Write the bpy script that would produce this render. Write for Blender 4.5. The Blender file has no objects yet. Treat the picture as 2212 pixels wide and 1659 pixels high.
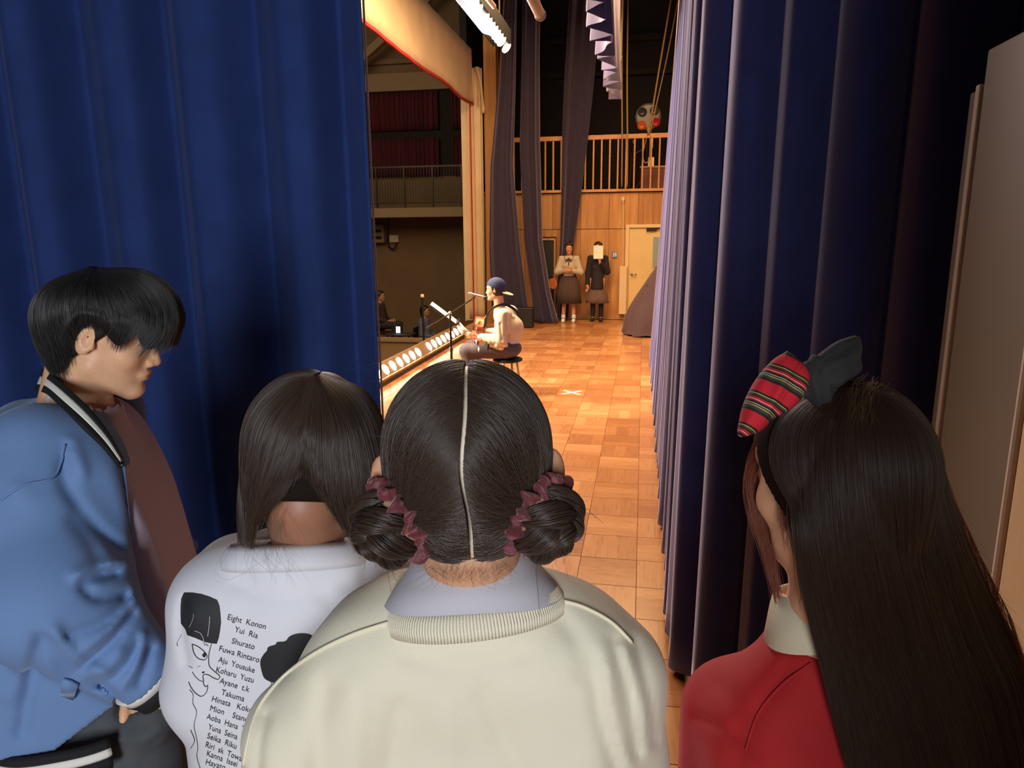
import bpy, bmesh, math, random
import numpy as np
from mathutils import Vector, Matrix, Euler
from mathutils.bvhtree import BVHTree

random.seed(7); RNG = np.random.default_rng(7)
SC = bpy.context.scene
COL = SC.collection
PI = math.pi
sRGB = lambda r, g, b: tuple(((c / 255) / 12.92 if c / 255 <= .04045 else ((c / 255 + .055) / 1.055) ** 2.4) for c in (r, g, b)) + (1.,)

# ------------------------------------------------------------------ camera, world, lights, exposure
CAM = np.array([0, 0, 1.78])
_yaw, _pit, _rol = math.radians(10.4), math.radians(12), math.radians(.5)
_f = np.array([-math.sin(_yaw) * math.cos(_pit), math.cos(_yaw) * math.cos(_pit), -math.sin(_pit)])
_r0 = np.array([math.cos(_yaw), math.sin(_yaw), 0.]); _u0 = np.cross(_r0, _f)
_r = _r0 * math.cos(_rol) - _u0 * math.sin(_rol); _u = _u0 * math.cos(_rol) + _r0 * math.sin(_rol)
cd = bpy.data.cameras.new('camera'); cam = bpy.data.objects.new('camera', cd); COL.objects.link(cam)
cam.matrix_world = Matrix(((_r[0], _u[0], -_f[0], CAM[0]), (_r[1], _u[1], -_f[1], CAM[1]), (_r[2], _u[2], -_f[2], CAM[2]), (0, 0, 0, 1)))
cd.sensor_width = 36; cd.lens = 24.95; cd.clip_start = .02; cd.clip_end = 200
SC.camera = cam
SC.view_settings.view_transform = 'Standard'; SC.view_settings.look = 'None'
SC.view_settings.exposure = 0.0; SC.view_settings.gamma = 1.0; SC.view_settings.use_curve_mapping = False
W = bpy.data.worlds.new('world'); SC.world = W; W.use_nodes = True
W.node_tree.nodes['Background'].inputs[0].default_value = (.55, .6, .8, 1)
W.node_tree.nodes['Background'].inputs[1].default_value = .055

def lamp(name, kind, loc, target, power, color, **kw):
    d = bpy.data.lights.new(name, kind); d.energy = power; d.color = color
    for k, v in kw.items(): setattr(d, k, v)
    o = bpy.data.objects.new(name, d); COL.objects.link(o); o.location = loc
    o.rotation_euler = (Vector(target) - Vector(loc)).to_track_quat('-Z', 'Y').to_euler()
    return o
# daylight through the wing door behind the viewer
lamp('door_daylight', 'AREA', (.15, -2.5, 1.95), (-.45, 1.2, 1.6), 105, (.9, .94, 1.), shape='RECTANGLE', size=.7, size_y=1.3)
# stage wash: warm rows of lamps hung over the stage
lamp('stage_wash', 'AREA', (-1.6, 8.7, 5.2), (-1.2, 9.2, 0), 980, (1., .62, .3), shape='RECTANGLE', size=2.2, size_y=8.5)
lamp('border_lamps', 'AREA', (-3.0, 8.6, 4.3), (.25, 6.4, 1.6), 400, (.97, .90, 1.), shape='RECTANGLE', size=3.5, size_y=.5)
lamp('follow_spot', 'SPOT', (-7.5, 6.6, 3.6), (-1.7, 7.7, .95), 4600, (1., .86, .66), spot_size=.32, spot_blend=.5, shadow_soft_size=.12)
lamp('hall_glow', 'AREA', (-7, 12, 5.6), (-6, 19, 1.5), 120, (1., .78, .5), shape='RECTANGLE', size=3, size_y=3)

# ------------------------------------------------------------------ materials
def nd(t, kind, loc=None, **kw):
    n = t.nodes.new(kind)
    for k, v in kw.items():
        if k in n.inputs: n.inputs[k].default_value = v
        else: setattr(n, k, v)
    return n
def mat(name, col, rough=.6, metal=0., sheen=0., sheen_tint=None, sheen_rough=.4, noise=0., nscale=20., bump=0., bscale=300., spec=.5, coat=0., emit=None, estr=0., sss=0., stretch=(1, 1, 1), alpha=1., trans=0.):
    m = bpy.data.materials.new(name); m.use_nodes = True; t = m.node_tree
    b = t.nodes['Principled BSDF']; L = t.links.new
    b.inputs['Base Color'].default_value = col; b.inputs['Roughness'].default_value = rough; b.inputs['Metallic'].default_value = metal
    b.inputs['Specular IOR Level'].default_value = spec; b.inputs['Coat Weight'].default_value = coat
    if sheen: b.inputs['Sheen Weight'].default_value = sheen; b.inputs['Sheen Roughness'].default_value = sheen_rough; b.inputs['Sheen Tint'].default_value = sheen_tint or col
    if emit: b.inputs['Emission Color'].default_value = emit; b.inputs['Emission Strength'].default_value = estr
    if sss: b.inputs['Subsurface Weight'].default_value = sss; b.inputs['Subsurface Radius'].default_value = (.012, .005, .003); b.inputs['Subsurface Scale'].default_value = 1.
    if trans: b.inputs['Transmission Weight'].default_value = trans
    if alpha < 1: b.inputs['Alpha'].default_value = alpha
    if noise or bump:
        tc = nd(t, 'ShaderNodeTexCoord'); mp = nd(t, 'ShaderNodeMapping'); mp.inputs['Scale'].default_value = stretch; L(tc.outputs['Object'], mp.inputs[0])
    if noise:
        n = nd(t, 'ShaderNodeTexNoise', Scale=nscale, Detail=4.); L(mp.outputs[0], n.inputs['Vector'])
        r = nd(t, 'ShaderNodeMapRange'); r.inputs['To Min'].default_value = 1 - noise; r.inputs['To Max'].default_value = 1 + noise; r.inputs['From Min'].default_value = .3; r.inputs['From Max'].default_value = .7
        L(n.outputs[0], r.inputs[0])
        x = nd(t, 'ShaderNodeVectorMath', operation='SCALE'); x.inputs[0].default_value = col[:3]; L(r.outputs[0], x.inputs['Scale']); L(x.outputs[0], b.inputs['Base Color'])
    if bump:
        n = nd(t, 'ShaderNodeTexNoise', Scale=bscale, Detail=3.); L(mp.outputs[0], n.inputs['Vector'])
        u = nd(t, 'ShaderNodeBump', Strength=bump, Distance=.002); L(n.outputs[0], u.inputs['Height']); L(u.outputs[0], b.inputs['Normal'])
    return m
def attr_mat(name, rough=.5, sss=0., spec=.4, bump=0., bscale=400.):
    """colour read from the mesh's own colour attribute (skin with lips, knit with stripes)"""
    m = mat(name, (1, 1, 1, 1), rough, sss=sss, spec=spec, bump=bump, bscale=bscale); t = m.node_tree
    a = nd(t, 'ShaderNodeAttribute'); a.attribute_name = 'Col'
    n = nd(t, 'ShaderNodeTexNoise', Scale=60., Detail=3.); mx = nd(t, 'ShaderNodeMapRange'); mx.inputs['To Min'].default_value = .9; mx.inputs['To Max'].default_value = 1.08
    t.links.new(n.outputs[0], mx.inputs[0]); v = nd(t, 'ShaderNodeVectorMath', operation='SCALE'); t.links.new(a.outputs[0], v.inputs[0]); t.links.new(mx.outputs[0], v.inputs['Scale'])
    t.links.new(v.outputs[0], t.nodes['Principled BSDF'].inputs['Base Color'])
    return m
def wood(name, c1, c2, scale=(6, 6, .5), rough=.4, ring=5., coat=0.):
    m = mat(name, c1, rough, coat=coat); t = m.node_tree; L = t.links.new
    tc = nd(t, 'ShaderNodeTexCoord'); g = nd(t, 'ShaderNodeObjectInfo'); mp = nd(t, 'ShaderNodeMapping'); mp.inputs['Scale'].default_value = scale; L(tc.outputs['Object'], mp.inputs[0])
    cm = nd(t, 'ShaderNodeCombineXYZ'); mm = nd(t, 'ShaderNodeMath', operation='MULTIPLY'); mm.inputs[1].default_value = 37.; L(g.outputs['Random'], mm.inputs[0]); L(mm.outputs[0], cm.inputs[0]); L(mm.outputs[0], cm.inputs[1]); L(cm.outputs[0], mp.inputs['Location'])
    n = nd(t, 'ShaderNodeTexNoise', Scale=ring, Detail=6.); n.inputs['Distortion'].default_value = .6; L(mp.outputs[0], n.inputs['Vector'])
    n2 = nd(t, 'ShaderNodeTexNoise', Scale=ring * 9, Detail=2.); L(mp.outputs[0], n2.inputs['Vector'])
    ad = nd(t, 'ShaderNodeMath', operation='MULTIPLY_ADD'); ad.inputs[1].default_value = .35; L(n2.outputs[0], ad.inputs[0]); L(n.outputs[0], ad.inputs[2])
    a2 = nd(t, 'ShaderNodeMath', operation='MULTIPLY_ADD'); a2.inputs[1].default_value = .22; L(g.outputs['Random'], a2.inputs[0]); L(ad.outputs[0], a2.inputs[2])
    r = nd(t, 'ShaderNodeMapRange'); r.inputs['From Min'].default_value = .45; r.inputs['From Max'].default_value = .98; L(a2.outputs[0], r.inputs[0])
    x = nd(t, 'ShaderNodeMix', data_type='RGBA'); x.inputs[6].default_value = c1; x.inputs[7].default_value = c2; L(r.outputs[0], x.inputs[0]); L(x.outputs[2], t.nodes['Principled BSDF'].inputs['Base Color'])
    return m
def parquet_mat():
    m = mat('parquet', (.4, .2, .08, 1), .3, coat=.25); t = m.node_tree; L = t.links.new
    b = t.nodes['Principled BSDF']; b.inputs['Coat Roughness'].default_value = .18
    g = nd(t, 'ShaderNodeNewGeometry'); sp = nd(t, 'ShaderNodeSeparateXYZ'); L(g.outputs['Position'], sp.inputs[0])
    def M(op, a, b_=None, c=None):
        n = nd(t, 'ShaderNodeMath', operation=op)
        for i, v in enumerate((a, b_, c)):
            if v is None: continue
            if isinstance(v, (int, float)): n.inputs[i].default_value = v
            else: L(v, n.inputs[i])
        return n.outputs[0]
    ux = M('DIVIDE', M('SUBTRACT', sp.outputs[0], TX), TP); uy = M('DIVIDE', sp.outputs[1], TP)
    cx = M('FLOOR', ux); cy = M('FLOOR', uy); fx = M('FRACT', ux); fy = M('FRACT', uy)
    par = M('ABSOLUTE', M('MODULO', M('ADD', cx, cy), 2.)); par = M('GREATER_THAN', par, .5)
    across = M('ADD', M('MULTIPLY', fx, par), M('MULTIPLY', fy, M('SUBTRACT', 1., par)))
    strip = M('FLOOR', M('MULTIPLY', across, 3.))
    sf = M('FRACT', M('MULTIPLY', across, 3.))
    cv = nd(t, 'ShaderNodeCombineXYZ'); L(cx, cv.inputs[0]); L(cy, cv.inputs[1])
    w1 = nd(t, 'ShaderNodeTexWhiteNoise', noise_dimensions='3D'); L(cv.outputs[0], w1.inputs['Vector'])
    cv2 = nd(t, 'ShaderNodeCombineXYZ'); L(cx, cv2.inputs[0]); L(cy, cv2.inputs[1]); L(M('ADD', strip, 3.), cv2.inputs[2])
    w2 = nd(t, 'ShaderNodeTexWhiteNoise', noise_dimensions='3D'); L(cv2.outputs[0], w2.inputs['Vector'])
    along = M('ADD', M('MULTIPLY', fy, par), M('MULTIPLY', fx, M('SUBTRACT', 1., par)))
    gv = nd(t, 'ShaderNodeCombineXYZ'); L(M('MULTIPLY', across, 16.), gv.inputs[0]); L(M('MULTIPLY', along, 1.6), gv.inputs[1]); L(M('MULTIPLY', w2.outputs[0], 50.), gv.inputs[2])
    ns = nd(t, 'ShaderNodeTexNoise', Scale=1.2, Detail=5.); L(gv.outputs[0], ns.inputs['Vector'])
    v = M('ADD', M('MULTIPLY', w1.outputs[0], .44), M('ADD', M('MULTIPLY', w2.outputs[0], .28), M('MULTIPLY', ns.outputs[0], .32)))
    rp = nd(t, 'ShaderNodeValToRGB'); L(v, rp.inputs[0]); e = rp.color_ramp.elements
    e[0].position = .1; e[0].color = (.30, .095, .028, 1); e[1].position = .85; e[1].color = (.62, .30, .105, 1)
    e2 = rp.color_ramp.elements.new(.5); e2.color = (.46, .19, .058, 1)
    line = M('LESS_THAN', M('MINIMUM', sf, M('SUBTRACT', 1., sf)), .012)
    dk = M('SUBTRACT', 1., M('MULTIPLY', line, .35))
    x = nd(t, 'ShaderNodeVectorMath', operation='SCALE'); L(rp.outputs[0], x.inputs[0]); L(dk, x.inputs['Scale']); L(x.outputs[0], b.inputs['Base Color'])
    L(M('MULTIPLY_ADD', ns.outputs[0], .18, .2), b.inputs['Roughness'])
    return m
TP, TX = .309, .014
M_ = {}
M_['parquet'] = parquet_mat()
M_['seam'] = mat('dark_seam', sRGB(70, 35, 18), .7)
M_['velvet'] = mat('blue_velvet_stage_lit', (.026, .034, .135, 1), .75, sheen=1., sheen_tint=(.9, .8, .95, 1), sheen_rough=.45, noise=.12, nscale=9., bump=.25, bscale=420., spec=.15)  # same fabric as the left curtain, stage light's lavender put into its tones
M_['velvet_left'] = mat('blue_velvet_daylit', (.027, .054, .20, 1), .8, sheen=.15, sheen_tint=(.42, .5, .9, 1), sheen_rough=.5, noise=.1, nscale=7., bump=.2, bscale=420., spec=.12)  # copy of that fabric toned for the daylit side
M_['velvet_grey'] = mat('violet_grey_leg_velvet', (.034, .027, .052, 1), .8, sheen=.7, sheen_tint=(.8, .72, .9, 1), sheen_rough=.45, noise=.12, nscale=9., bump=.2, bscale=420., spec=.15)
M_['border_cloth'] = mat('purple_border_cloth', (.07, .055, .10, 1), .8, sheen=.8, sheen_tint=(.8, .7, .85, 1), bump=.1)
M_['cream_cloth'] = mat('cream_valance_cloth', sRGB(222, 196, 156), .85, noise=.07, nscale=3., bump=.12, bscale=500., sheen=.3, sheen_tint=(1, .9, .75, 1))
M_['red_trim'] = mat('red_trim_tape', sRGB(170, 40, 34), .8)
M_['panel_wood'] = wood('veneer', sRGB(150, 96, 48), sRGB(205, 150, 88), (5, 5, .25), .5, 2.2)
M_['rail_wood'] = wood('rail_wood', sRGB(176, 116, 66), sRGB(206, 148, 92), (2, 9, 9), .45, 4.)
M_['cream_door'] = mat('cream_door_paint', sRGB(226, 196, 134), .5, noise=.04, nscale=3.)
M_['cream_frame'] = mat('cream_frame_paint', sRGB(228, 200, 150), .5)
M_['dark_door'] = mat('dark_green_door', sRGB(40, 38, 30), .5)
M_['glass_dull'] = mat('frosted_glass', sRGB(150, 160, 150), .25)
M_['chrome'] = mat('steel', sRGB(190, 185, 175), .28, metal=1.)
M_['dark_metal'] = mat('dark_metal', sRGB(60, 55, 50), .4, metal=.8)
M_['black'] = mat('black_paint', sRGB(22, 20, 20), .6)
M_['black_cloth'] = mat('black_cloth', sRGB(24, 22, 26), .9, bump=.2)
M_['hall_wall'] = mat('hall_wall', sRGB(126, 104, 78), .85, noise=.08, nscale=1.5)
M_['hall_beam'] = mat('hall_beam', sRGB(150, 128, 100), .8)
M_['hall_dark'] = mat('hall_dark', sRGB(34, 29, 24), .9)
M_['red_curtain'] = mat('red_window_curtain', sRGB(76, 16, 32), .85, noise=.4, nscale=6., stretch=(1, 1, .05))
M_['hall_floor'] = wood('hall_floor', sRGB(120, 84, 54), sRGB(140, 100, 66), (1, 4, 1), .4, 2.)
M_['dark_paint'] = mat('dark_ceiling_paint', sRGB(30, 24, 26), .9)
M_['rope'] = mat('hemp_rope', sRGB(150, 120, 78), .85, bump=.4, bscale=90.)
M_['white_rope'] = mat('pale_rope', sRGB(222, 206, 170), .8, bump=.4, bscale=90.)
M_['brown_cloth'] = mat('brown_cover_cloth', sRGB(84, 62, 62), .8, sheen=.4, sheen_tint=(.7, .55, .5, 1), bump=.15)
M_['beige_board'] = mat('beige_board', sRGB(128, 117, 96), .6, noise=.05, nscale=2.5, bump=.05, bscale=60.)
M_['board_edge'] = mat('pale_board_edge', sRGB(206, 196, 172), .5)
M_['board_side'] = mat('grey_board_side', sRGB(120, 116, 108), .6)
M_['lit_patch'] = wood('lit_patch_wood', sRGB(206, 176, 124), sRGB(222, 196, 148), (4, 4, .3), .55, 3.)  # pale tone stands in for light falling on the board behind
M_['tape'] = mat('white_tape', sRGB(235, 222, 196), .6)
M_['lamp_glow'] = mat('lamp_glow', (1, .9, .7, 1), .4, emit=(1., .82, .52, 1), estr=15.)
M_['lamp_house'] = mat('lamp_housing', sRGB(150, 118, 78), .5, metal=.2)
M_['lamp_under'] = mat('lamp_base_dark', sRGB(60, 46, 40), .6)
M_['paper'] = mat('white_paper', sRGB(240, 234, 215), .7)
M_['blue_sign'] = mat('blue_sign', sRGB(96, 130, 170), .5)
M_['socket'] = mat('white_plastic', sRGB(215, 205, 185), .5)

# ------------------------------------------------------------------ object helpers
class MB:
    """collects simple shapes, then links them as ONE mesh object"""
    def __init__(s): s.v = []; s.f = []; s.c = None
    def add(s, v, f):
        n = len(s.v); s.v += [tuple(p) for p in v]; s.f += [tuple(i + n for i in q) for q in f]; return s
    def box(s, x0, x1, y0, y1, z0, z1, M=None):
        v = [(x, y, z) for x in (x0, x1) for y in (y0, y1) for z in (z0, z1)]
        if M is not None: v = [M @ Vector(p) for p in v]
        return s.add(v, [(0, 1, 3, 2), (4, 6, 7, 5), (0, 4, 5, 1), (2, 3, 7, 6), (0, 2, 6, 4), (1, 5, 7, 3)])
    def bevbox(s, x0, x1, y0, y1, z0, z1, b=.01, M=None):
        bm = bmesh.new(); bmesh.ops.create_cube(bm, size=1)
        for v in bm.verts: v.co = ((x0 + x1) / 2 + v.co.x * (x1 - x0), (y0 + y1) / 2 + v.co.y * (y1 - y0), (z0 + z1) / 2 + v.co.z * (z1 - z0))
        bmesh.ops.bevel(bm, geom=bm.edges[:], offset=b, segments=2, affect='EDGES', profile=.5)
        bm.verts.index_update(); v = [M @ p.co if M is not None else p.co.copy() for p in bm.verts]; f = [[q.index for q in p.verts] for p in bm.faces]; bm.free()
        return s.add(v, f)
    def tube(s, pts, r, n=8, caps=True, flat=1., flatdir=None):
        P = [Vector(p) for p in pts]; rs = r if hasattr(r, '__len__') else [r] * len(P)
        v = []; ref = None
        for i, p in enumerate(P):
            t = (P[min(i + 1, len(P) - 1)] - P[max(i - 1, 0)]).normalized()
            if ref is None: ref = Vector(flatdir) if flatdir else (Vector((0, 0, 1)) if abs(t.z) < .9 else Vector((1, 0, 0)))
            a = ref - t * ref.dot(t)
            if a.length < 1e-4: a = Vector((1, 0, 0)) - t * t.x
            a.normalize(); b = t.cross(a); ref = a
            for k in range(n):
                q = 2 * PI * k / n; v.append(p + (a * math.cos(q) * flat + b * math.sin(q)) * rs[i])
        f = [(i * n + k, i * n + (k + 1) % n, (i + 1) * n + (k + 1) % n, (i + 1) * n + k) for i in range(len(P) - 1) for k in range(n)]
        if caps: f += [tuple(range(n - 1, -1, -1)), tuple((len(P) - 1) * n + k for k in range(n))]
        return s.add(v, f)
    def lathe(s, prof, n=16, M=None):
        """profile of (radius, z) turned about local z"""
        v = []
        for r, z in prof:
            for k in range(n):
                q = 2 * PI * k / n; p = Vector((r * math.cos(q), r * math.sin(q), z)); v.append(M @ p if M is not None else p)
        m = len(prof)
        f = [(i * n + k, i * n + (k + 1) % n, (i + 1) * n + (k + 1) % n, (i + 1) * n + k) for i in range(m - 1) for k in range(n)]
        f += [tuple(range(n - 1, -1, -1)), tuple((m - 1) * n + k for k in range(n))]
        return s.add(v, f)
    def grid(s, A, wrap=False, wrapv=False):
        A = np.asarray(A, float); a, b = A.shape[:2]
        f = [(i * b + j, i * b + (j + 1) % b, ((i + 1) % a) * b + (j + 1) % b, ((i + 1) % a) * b + j) for i in range(a if wrapv else a - 1) for j in range(b if wrap else b - 1)]
        return s.add(A.reshape(-1, 3), f)
    def build(s, name, m, parent=None, smooth=False, solid=0., loc=None, bevel=0.):
        me = bpy.data.meshes.new(name); me.from_pydata([tuple(p) for p in s.v], [], s.f); me.update()
        return link(name, me, m, parent, smooth, solid, loc, bevel)
def link(name, me, m, parent=None, smooth=False, solid=0., loc=None, bevel=0.):
    if m is not None: me.materials.append(M_[m] if isinstance(m, str) else m)
    if smooth: me.polygons.foreach_set('use_smooth', [True] * len(me.polygons))
    o = bpy.data.objects.new(name, me); COL.objects.link(o)
    if parent is not None: o.parent = parent
    if loc is not None: o.location = loc
    if solid:
        k = o.modifiers.new('thickness', 'SOLIDIFY'); k.thickness = solid; k.offset = -1.
    if bevel:
        k = o.modifiers.new('edge', 'BEVEL'); k.width = bevel; k.segments = 2; k.limit_method = 'ANGLE'
    return o
def thing(name, label, cat, loc=(0, 0, 0), rz=0., group=None):
    o = bpy.data.objects.new(name, None); COL.objects.link(o); o.location = loc; o.rotation_euler = (0, 0, rz); o.empty_display_size = .1
    return tag(o, label, cat, group)
def tag(o, label, cat, group=None):
    o['label'] = label; o['category'] = cat
    if group: o['group'] = group
    return o
def struct(o, label=None): 
    o['kind'] = 'structure'
    if label: o['label'] = label
    return o
def stuff(o): o['kind'] = 'stuff'; return o
def T(loc=(0, 0, 0), rot=(0, 0, 0), sc=(1, 1, 1)):
    return Matrix.LocRotScale(Vector(loc), Euler(rot), Vector(sc))
def aim(p, d, up=(0, 0, 1)):
    """matrix at p whose local z points along d"""
    return Matrix.Translation(Vector(p)) @ Vector(d).to_track_quat('Z', 'Y').to_matrix().to_4x4()
def catmull(pts, n):
    P = np.asarray(pts, float); P = np.vstack([2 * P[0] - P[1], P, 2 * P[-1] - P[-2]]); m = len(P) - 3
    out = []
    for u in np.linspace(0, m - 1e-6, n):
        i = int(u); t = u - i; a, b, c, d = P[i:i + 4]
        out.append(.5 * (2 * b + (c - a) * t + (2 * a - 5 * b + 4 * c - d) * t * t + (3 * b - a - 3 * c + d) * t ** 3))
    return np.array(out)
def resample(pts, step):
    P = np.asarray(pts, float); d = np.r_[0, np.cumsum(np.linalg.norm(np.diff(P, axis=0), axis=1))]
    n = max(2, int(d[-1] / step) + 1); s = np.linspace(0, d[-1], n)
    return np.stack([np.interp(s, d, P[:, k]) for k in range(P.shape[1])], 1), s
def curtain(name, path, z0, z1, fold, m, parent, nz=26, step=.012, solid=.006, lean=None):
    """cloth hung along a floor path; fold(s, t) is the pleat offset at length s and height fraction t"""
    P, s = resample(catmull(path, 200), step)
    tg = np.gradient(P, axis=0); tg /= np.linalg.norm(tg, axis=1)[:, None]; nr = np.stack([tg[:, 1], -tg[:, 0]], 1)
    rows = []
    for j in range(nz + 1):
        t = j / nz; z = z0 + (z1 - z0) * t; off = fold(s, t)
        q = P + nr * off[:, None]
        if lean is not None: q = q + lean(s, t)
        rows.append(np.column_stack([q, np.full(len(s), z)]))
    return MB().grid(np.array(rows)).build(name, m, parent, smooth=True, solid=solid)
def wob(s, k, seed):
    r = np.random.default_rng(seed); a = 0
    for i in range(4): a = a + np.sin(s * k * (i + 1) * r.uniform(.7, 1.3) + r.uniform(0, 6.3)) / (i + 1.)
    return a / 2.
# ------------------------------------------------------------------ the setting
fl = struct(MB().box(-3.62, 3.2, -3.2, 15.0, -.4, -.012).build('floor', 'seam'), 'orange-brown parquet stage floor with a worn sheen')
def tile_mesh():
    h = TP / 2; b = MB(); c = .0022
    b.add([(-h, -h, -.011), (h, -h, -.011), (h, h, -.011), (-h, h, -.011), (-h + .0006, -h + .0006, -c), (h - .0006, -h + .0006, -c), (h - .0006, h - .0006, -c), (-h + .0006, h - .0006, -c),
           (-h + c, -h + c, 0), (h - c, -h + c, 0), (h - c, h - c, 0), (-h + c, h - c, 0)],
          [(0, 1, 5, 4), (1, 2, 6, 5), (2, 3, 7, 6), (3, 0, 4, 7), (4, 5, 9, 8), (5, 6, 10, 9), (6, 7, 11, 10), (7, 4, 8, 11), (8, 9, 10, 11)])
    return b
tb = tile_mesh(); tile_me = bpy.data.meshes.new('parquet_tile'); tile_me.from_pydata(tb.v, [], tb.f); tile_me.materials.append(M_['parquet'])
cells = [(TX + (i + .5) * TP, (j + .5) * TP) for i in range(-12, 10) for j in range(-10, 48)]
cells = [c for c in cells if -3.5 < c[0] < 3.05 and c[1] < 14.9]
vis = sorted([c for c in cells if c[1] > 2.3 and -.42 * c[1] + .2 < c[0] < .35 and c[0] > -.36 * c[1] - .1], key=lambda c: c[1])[:300]
vs = set(vis)
for c in vis:
    o = bpy.data.objects.new('parquet_tile', tile_me); COL.objects.link(o); o.parent = fl; o.location = (c[0], c[1], 0)
rest = MB()
for c in cells:
    if c not in vs: rest.add([(x + c[0], y + c[1], z) for x, y, z in tb.v], tb.f)
stuff(rest.build('parquet_field', 'parquet', fl))

# far end wall: veneer panels in two rows on a dark backing, skirting, doors
WY = 14.95
wf = struct(MB().box(-3.6, 3.2, WY + .02, WY + .2, 0, 2.58).build('wall_far', 'seam'), 'wood veneer wall at the far end of the stage')
pw = .58
for i in range(12):
    x0 = -3.6 + i * pw
    for (z0, z1) in ((.1, 1.84), (1.852, 2.56)):
        segs = [(x0, x0 + pw - .006)]
        for (dx0, dx1, dz) in ((-.36, .62, 1.85), (-2.12, -1.78, 1.70)):
            out = []
            for a, b in segs:
                if z0 >= dz or b <= dx0 or a >= dx1: out.append((a, b)); continue
                if a < dx0: out.append((a, dx0))
                if b > dx1: out.append((dx1, b))
            segs = out
        for a, b in segs:
            zz = z0
            if z0 < 1.0 and False: zz = z0
            if b - a > .02: MB().box(0, b - a, -.012, 0, 0, z1 - zz).build('panel', 'panel_wood', wf, loc=(a, WY + .02, zz), bevel=.002)
for (a, b, z0, z1) in ((-2.12, -1.78, 1.70, 1.84),):
    if z1 - z0 > .02: MB().box(a, b, WY + .006, WY + .02, z0, z1).build('panel', 'panel_wood', wf)
struct(MB().box(-3.6, -2.12, WY - .02, WY + .008, 0, .1).box(-1.78, -.36, WY - .02, WY + .008, 0, .1).build('baseboard_far', 'panel_wood'), 'wood skirting along the foot of the veneer wall')
struct(MB().box(-3.6, 3.2, WY - .06, WY + .2, 2.58, 2.63).build('trim_1', 'rail_wood'), 'pale wood ledge capping the veneer wall')

# cream door in the far wall
d1 = MB().box(-.29, .56, WY - .005, WY + .03, .012, 1.86).build('door_1', 'cream_door', bevel=.004); struct(d1, 'cream painted door with a small glass pane in the far wall')
MB().box(-.36, -.29, WY - .04, WY + .05, 0, 1.93).build('jamb', 'cream_frame', d1, bevel=.004)
MB().box(.56, .63, WY - .04, WY + .05, 0, 1.93).build('jamb', 'cream_frame', d1, bevel=.004)
MB().box(-.29, .56, WY - .04, WY + .05, 1.865, 1.93).build('head_jamb', 'cream_frame', d1, bevel=.004)
MB().box(.19, .45, WY - .012, WY - .003, 1.06, 1.68).build('pane', 'glass_dull', d1)
MB().tube([(-.22, WY - .005, .93), (-.22, WY - .06, .93), (-.12, WY - .06, .93)], .011).lathe([(.028, 0), (.028, .008)], 14, aim((-.22, WY - .006, .93), (0, -1, 0))).build('door_handle', 'chrome', d1, smooth=True)
MB().box(.05, .25, WY - .05, WY - .004, 1.80, 1.85).tube([(.24, WY - .03, 1.84), (.42, WY - .09, 1.85), (.5, WY - .03, 1.87)], .012).build('door_closer', 'dark_metal', d1)
# dark door behind the hanging legs
d2 = MB().box(-2.08, -1.83, WY - .004, WY + .03, .012, 1.63).build('door_2', 'dark_door'); struct(d2, 'dark door behind the gathered curtains at the far wall')
for a, b, z0, z1 in ((-2.12, -2.08, 0, 1.67), (-1.83, -1.79, 0, 1.67), (-2.08, -1.83, 1.63, 1.67)): MB().box(a, b, WY - .03, WY + .04, z0, z1).build('jamb', 'panel_wood', d2)
MB().lathe([(.0, 0), (.03, .005), (.034, .03), (.0, .05)], 12, aim((-1.86, WY - .01, .9), (0, -1, 0))).build('door_knob', 'chrome', d2, smooth=True)
# side wall of the proscenium, seen beside the far legs
struct(MB().box(-3.2, -2.95, 14.62, 14.93, 0, 5.6).build('wall_proscenium', 'panel_wood'), 'narrow brown timber return wall behind the cream proscenium curtain')
# rooms around: upper back wall, ceiling, side walls
struct(MB().box(-3.6, 3.2, 17.2, 17.3, 2.6, 7.2).build('wall_gallery', 'dark_paint'), 'dark wall behind the stage gallery')
struct(MB().box(-3.6, 3.2, 15.0, 17.2, 2.4, 2.57).build('floor_gallery', 'dark_paint'), 'dark gallery floor above the veneer wall')
struct(MB().box(-3.75, 3.2, -3.2, 17.3, 7.0, 7.1).build('ceiling', 'dark_paint'), 'dark ceiling over the stage')
struct(MB().box(3.1, 3.2, -3.2, 17.3, 0, 7.0).build('wall_right', 'dark_paint'), 'dark side wall of the stage')
for z in (5.2, 5.9): struct(MB().box(-3.6, 3.2, 17.05, 17.2, z, z + .12).build('trim_2', 'hall_dark'), 'dark timber batten across the gallery wall')

# unseen wall added behind the viewer; its opening limits where daylight falls
struct(MB().box(.20, 3.1, -.62, -.5, 0, 7.0).box(-3.7, -1.3, -.62, -.5, 0, 7.0).box(-1.3, .20, -.62, -.5, 3.0, 7.0).build('wall_daylight_mask', 'dark_paint'), 'added unseen dark wall behind the viewer, open where daylight passes')
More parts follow.
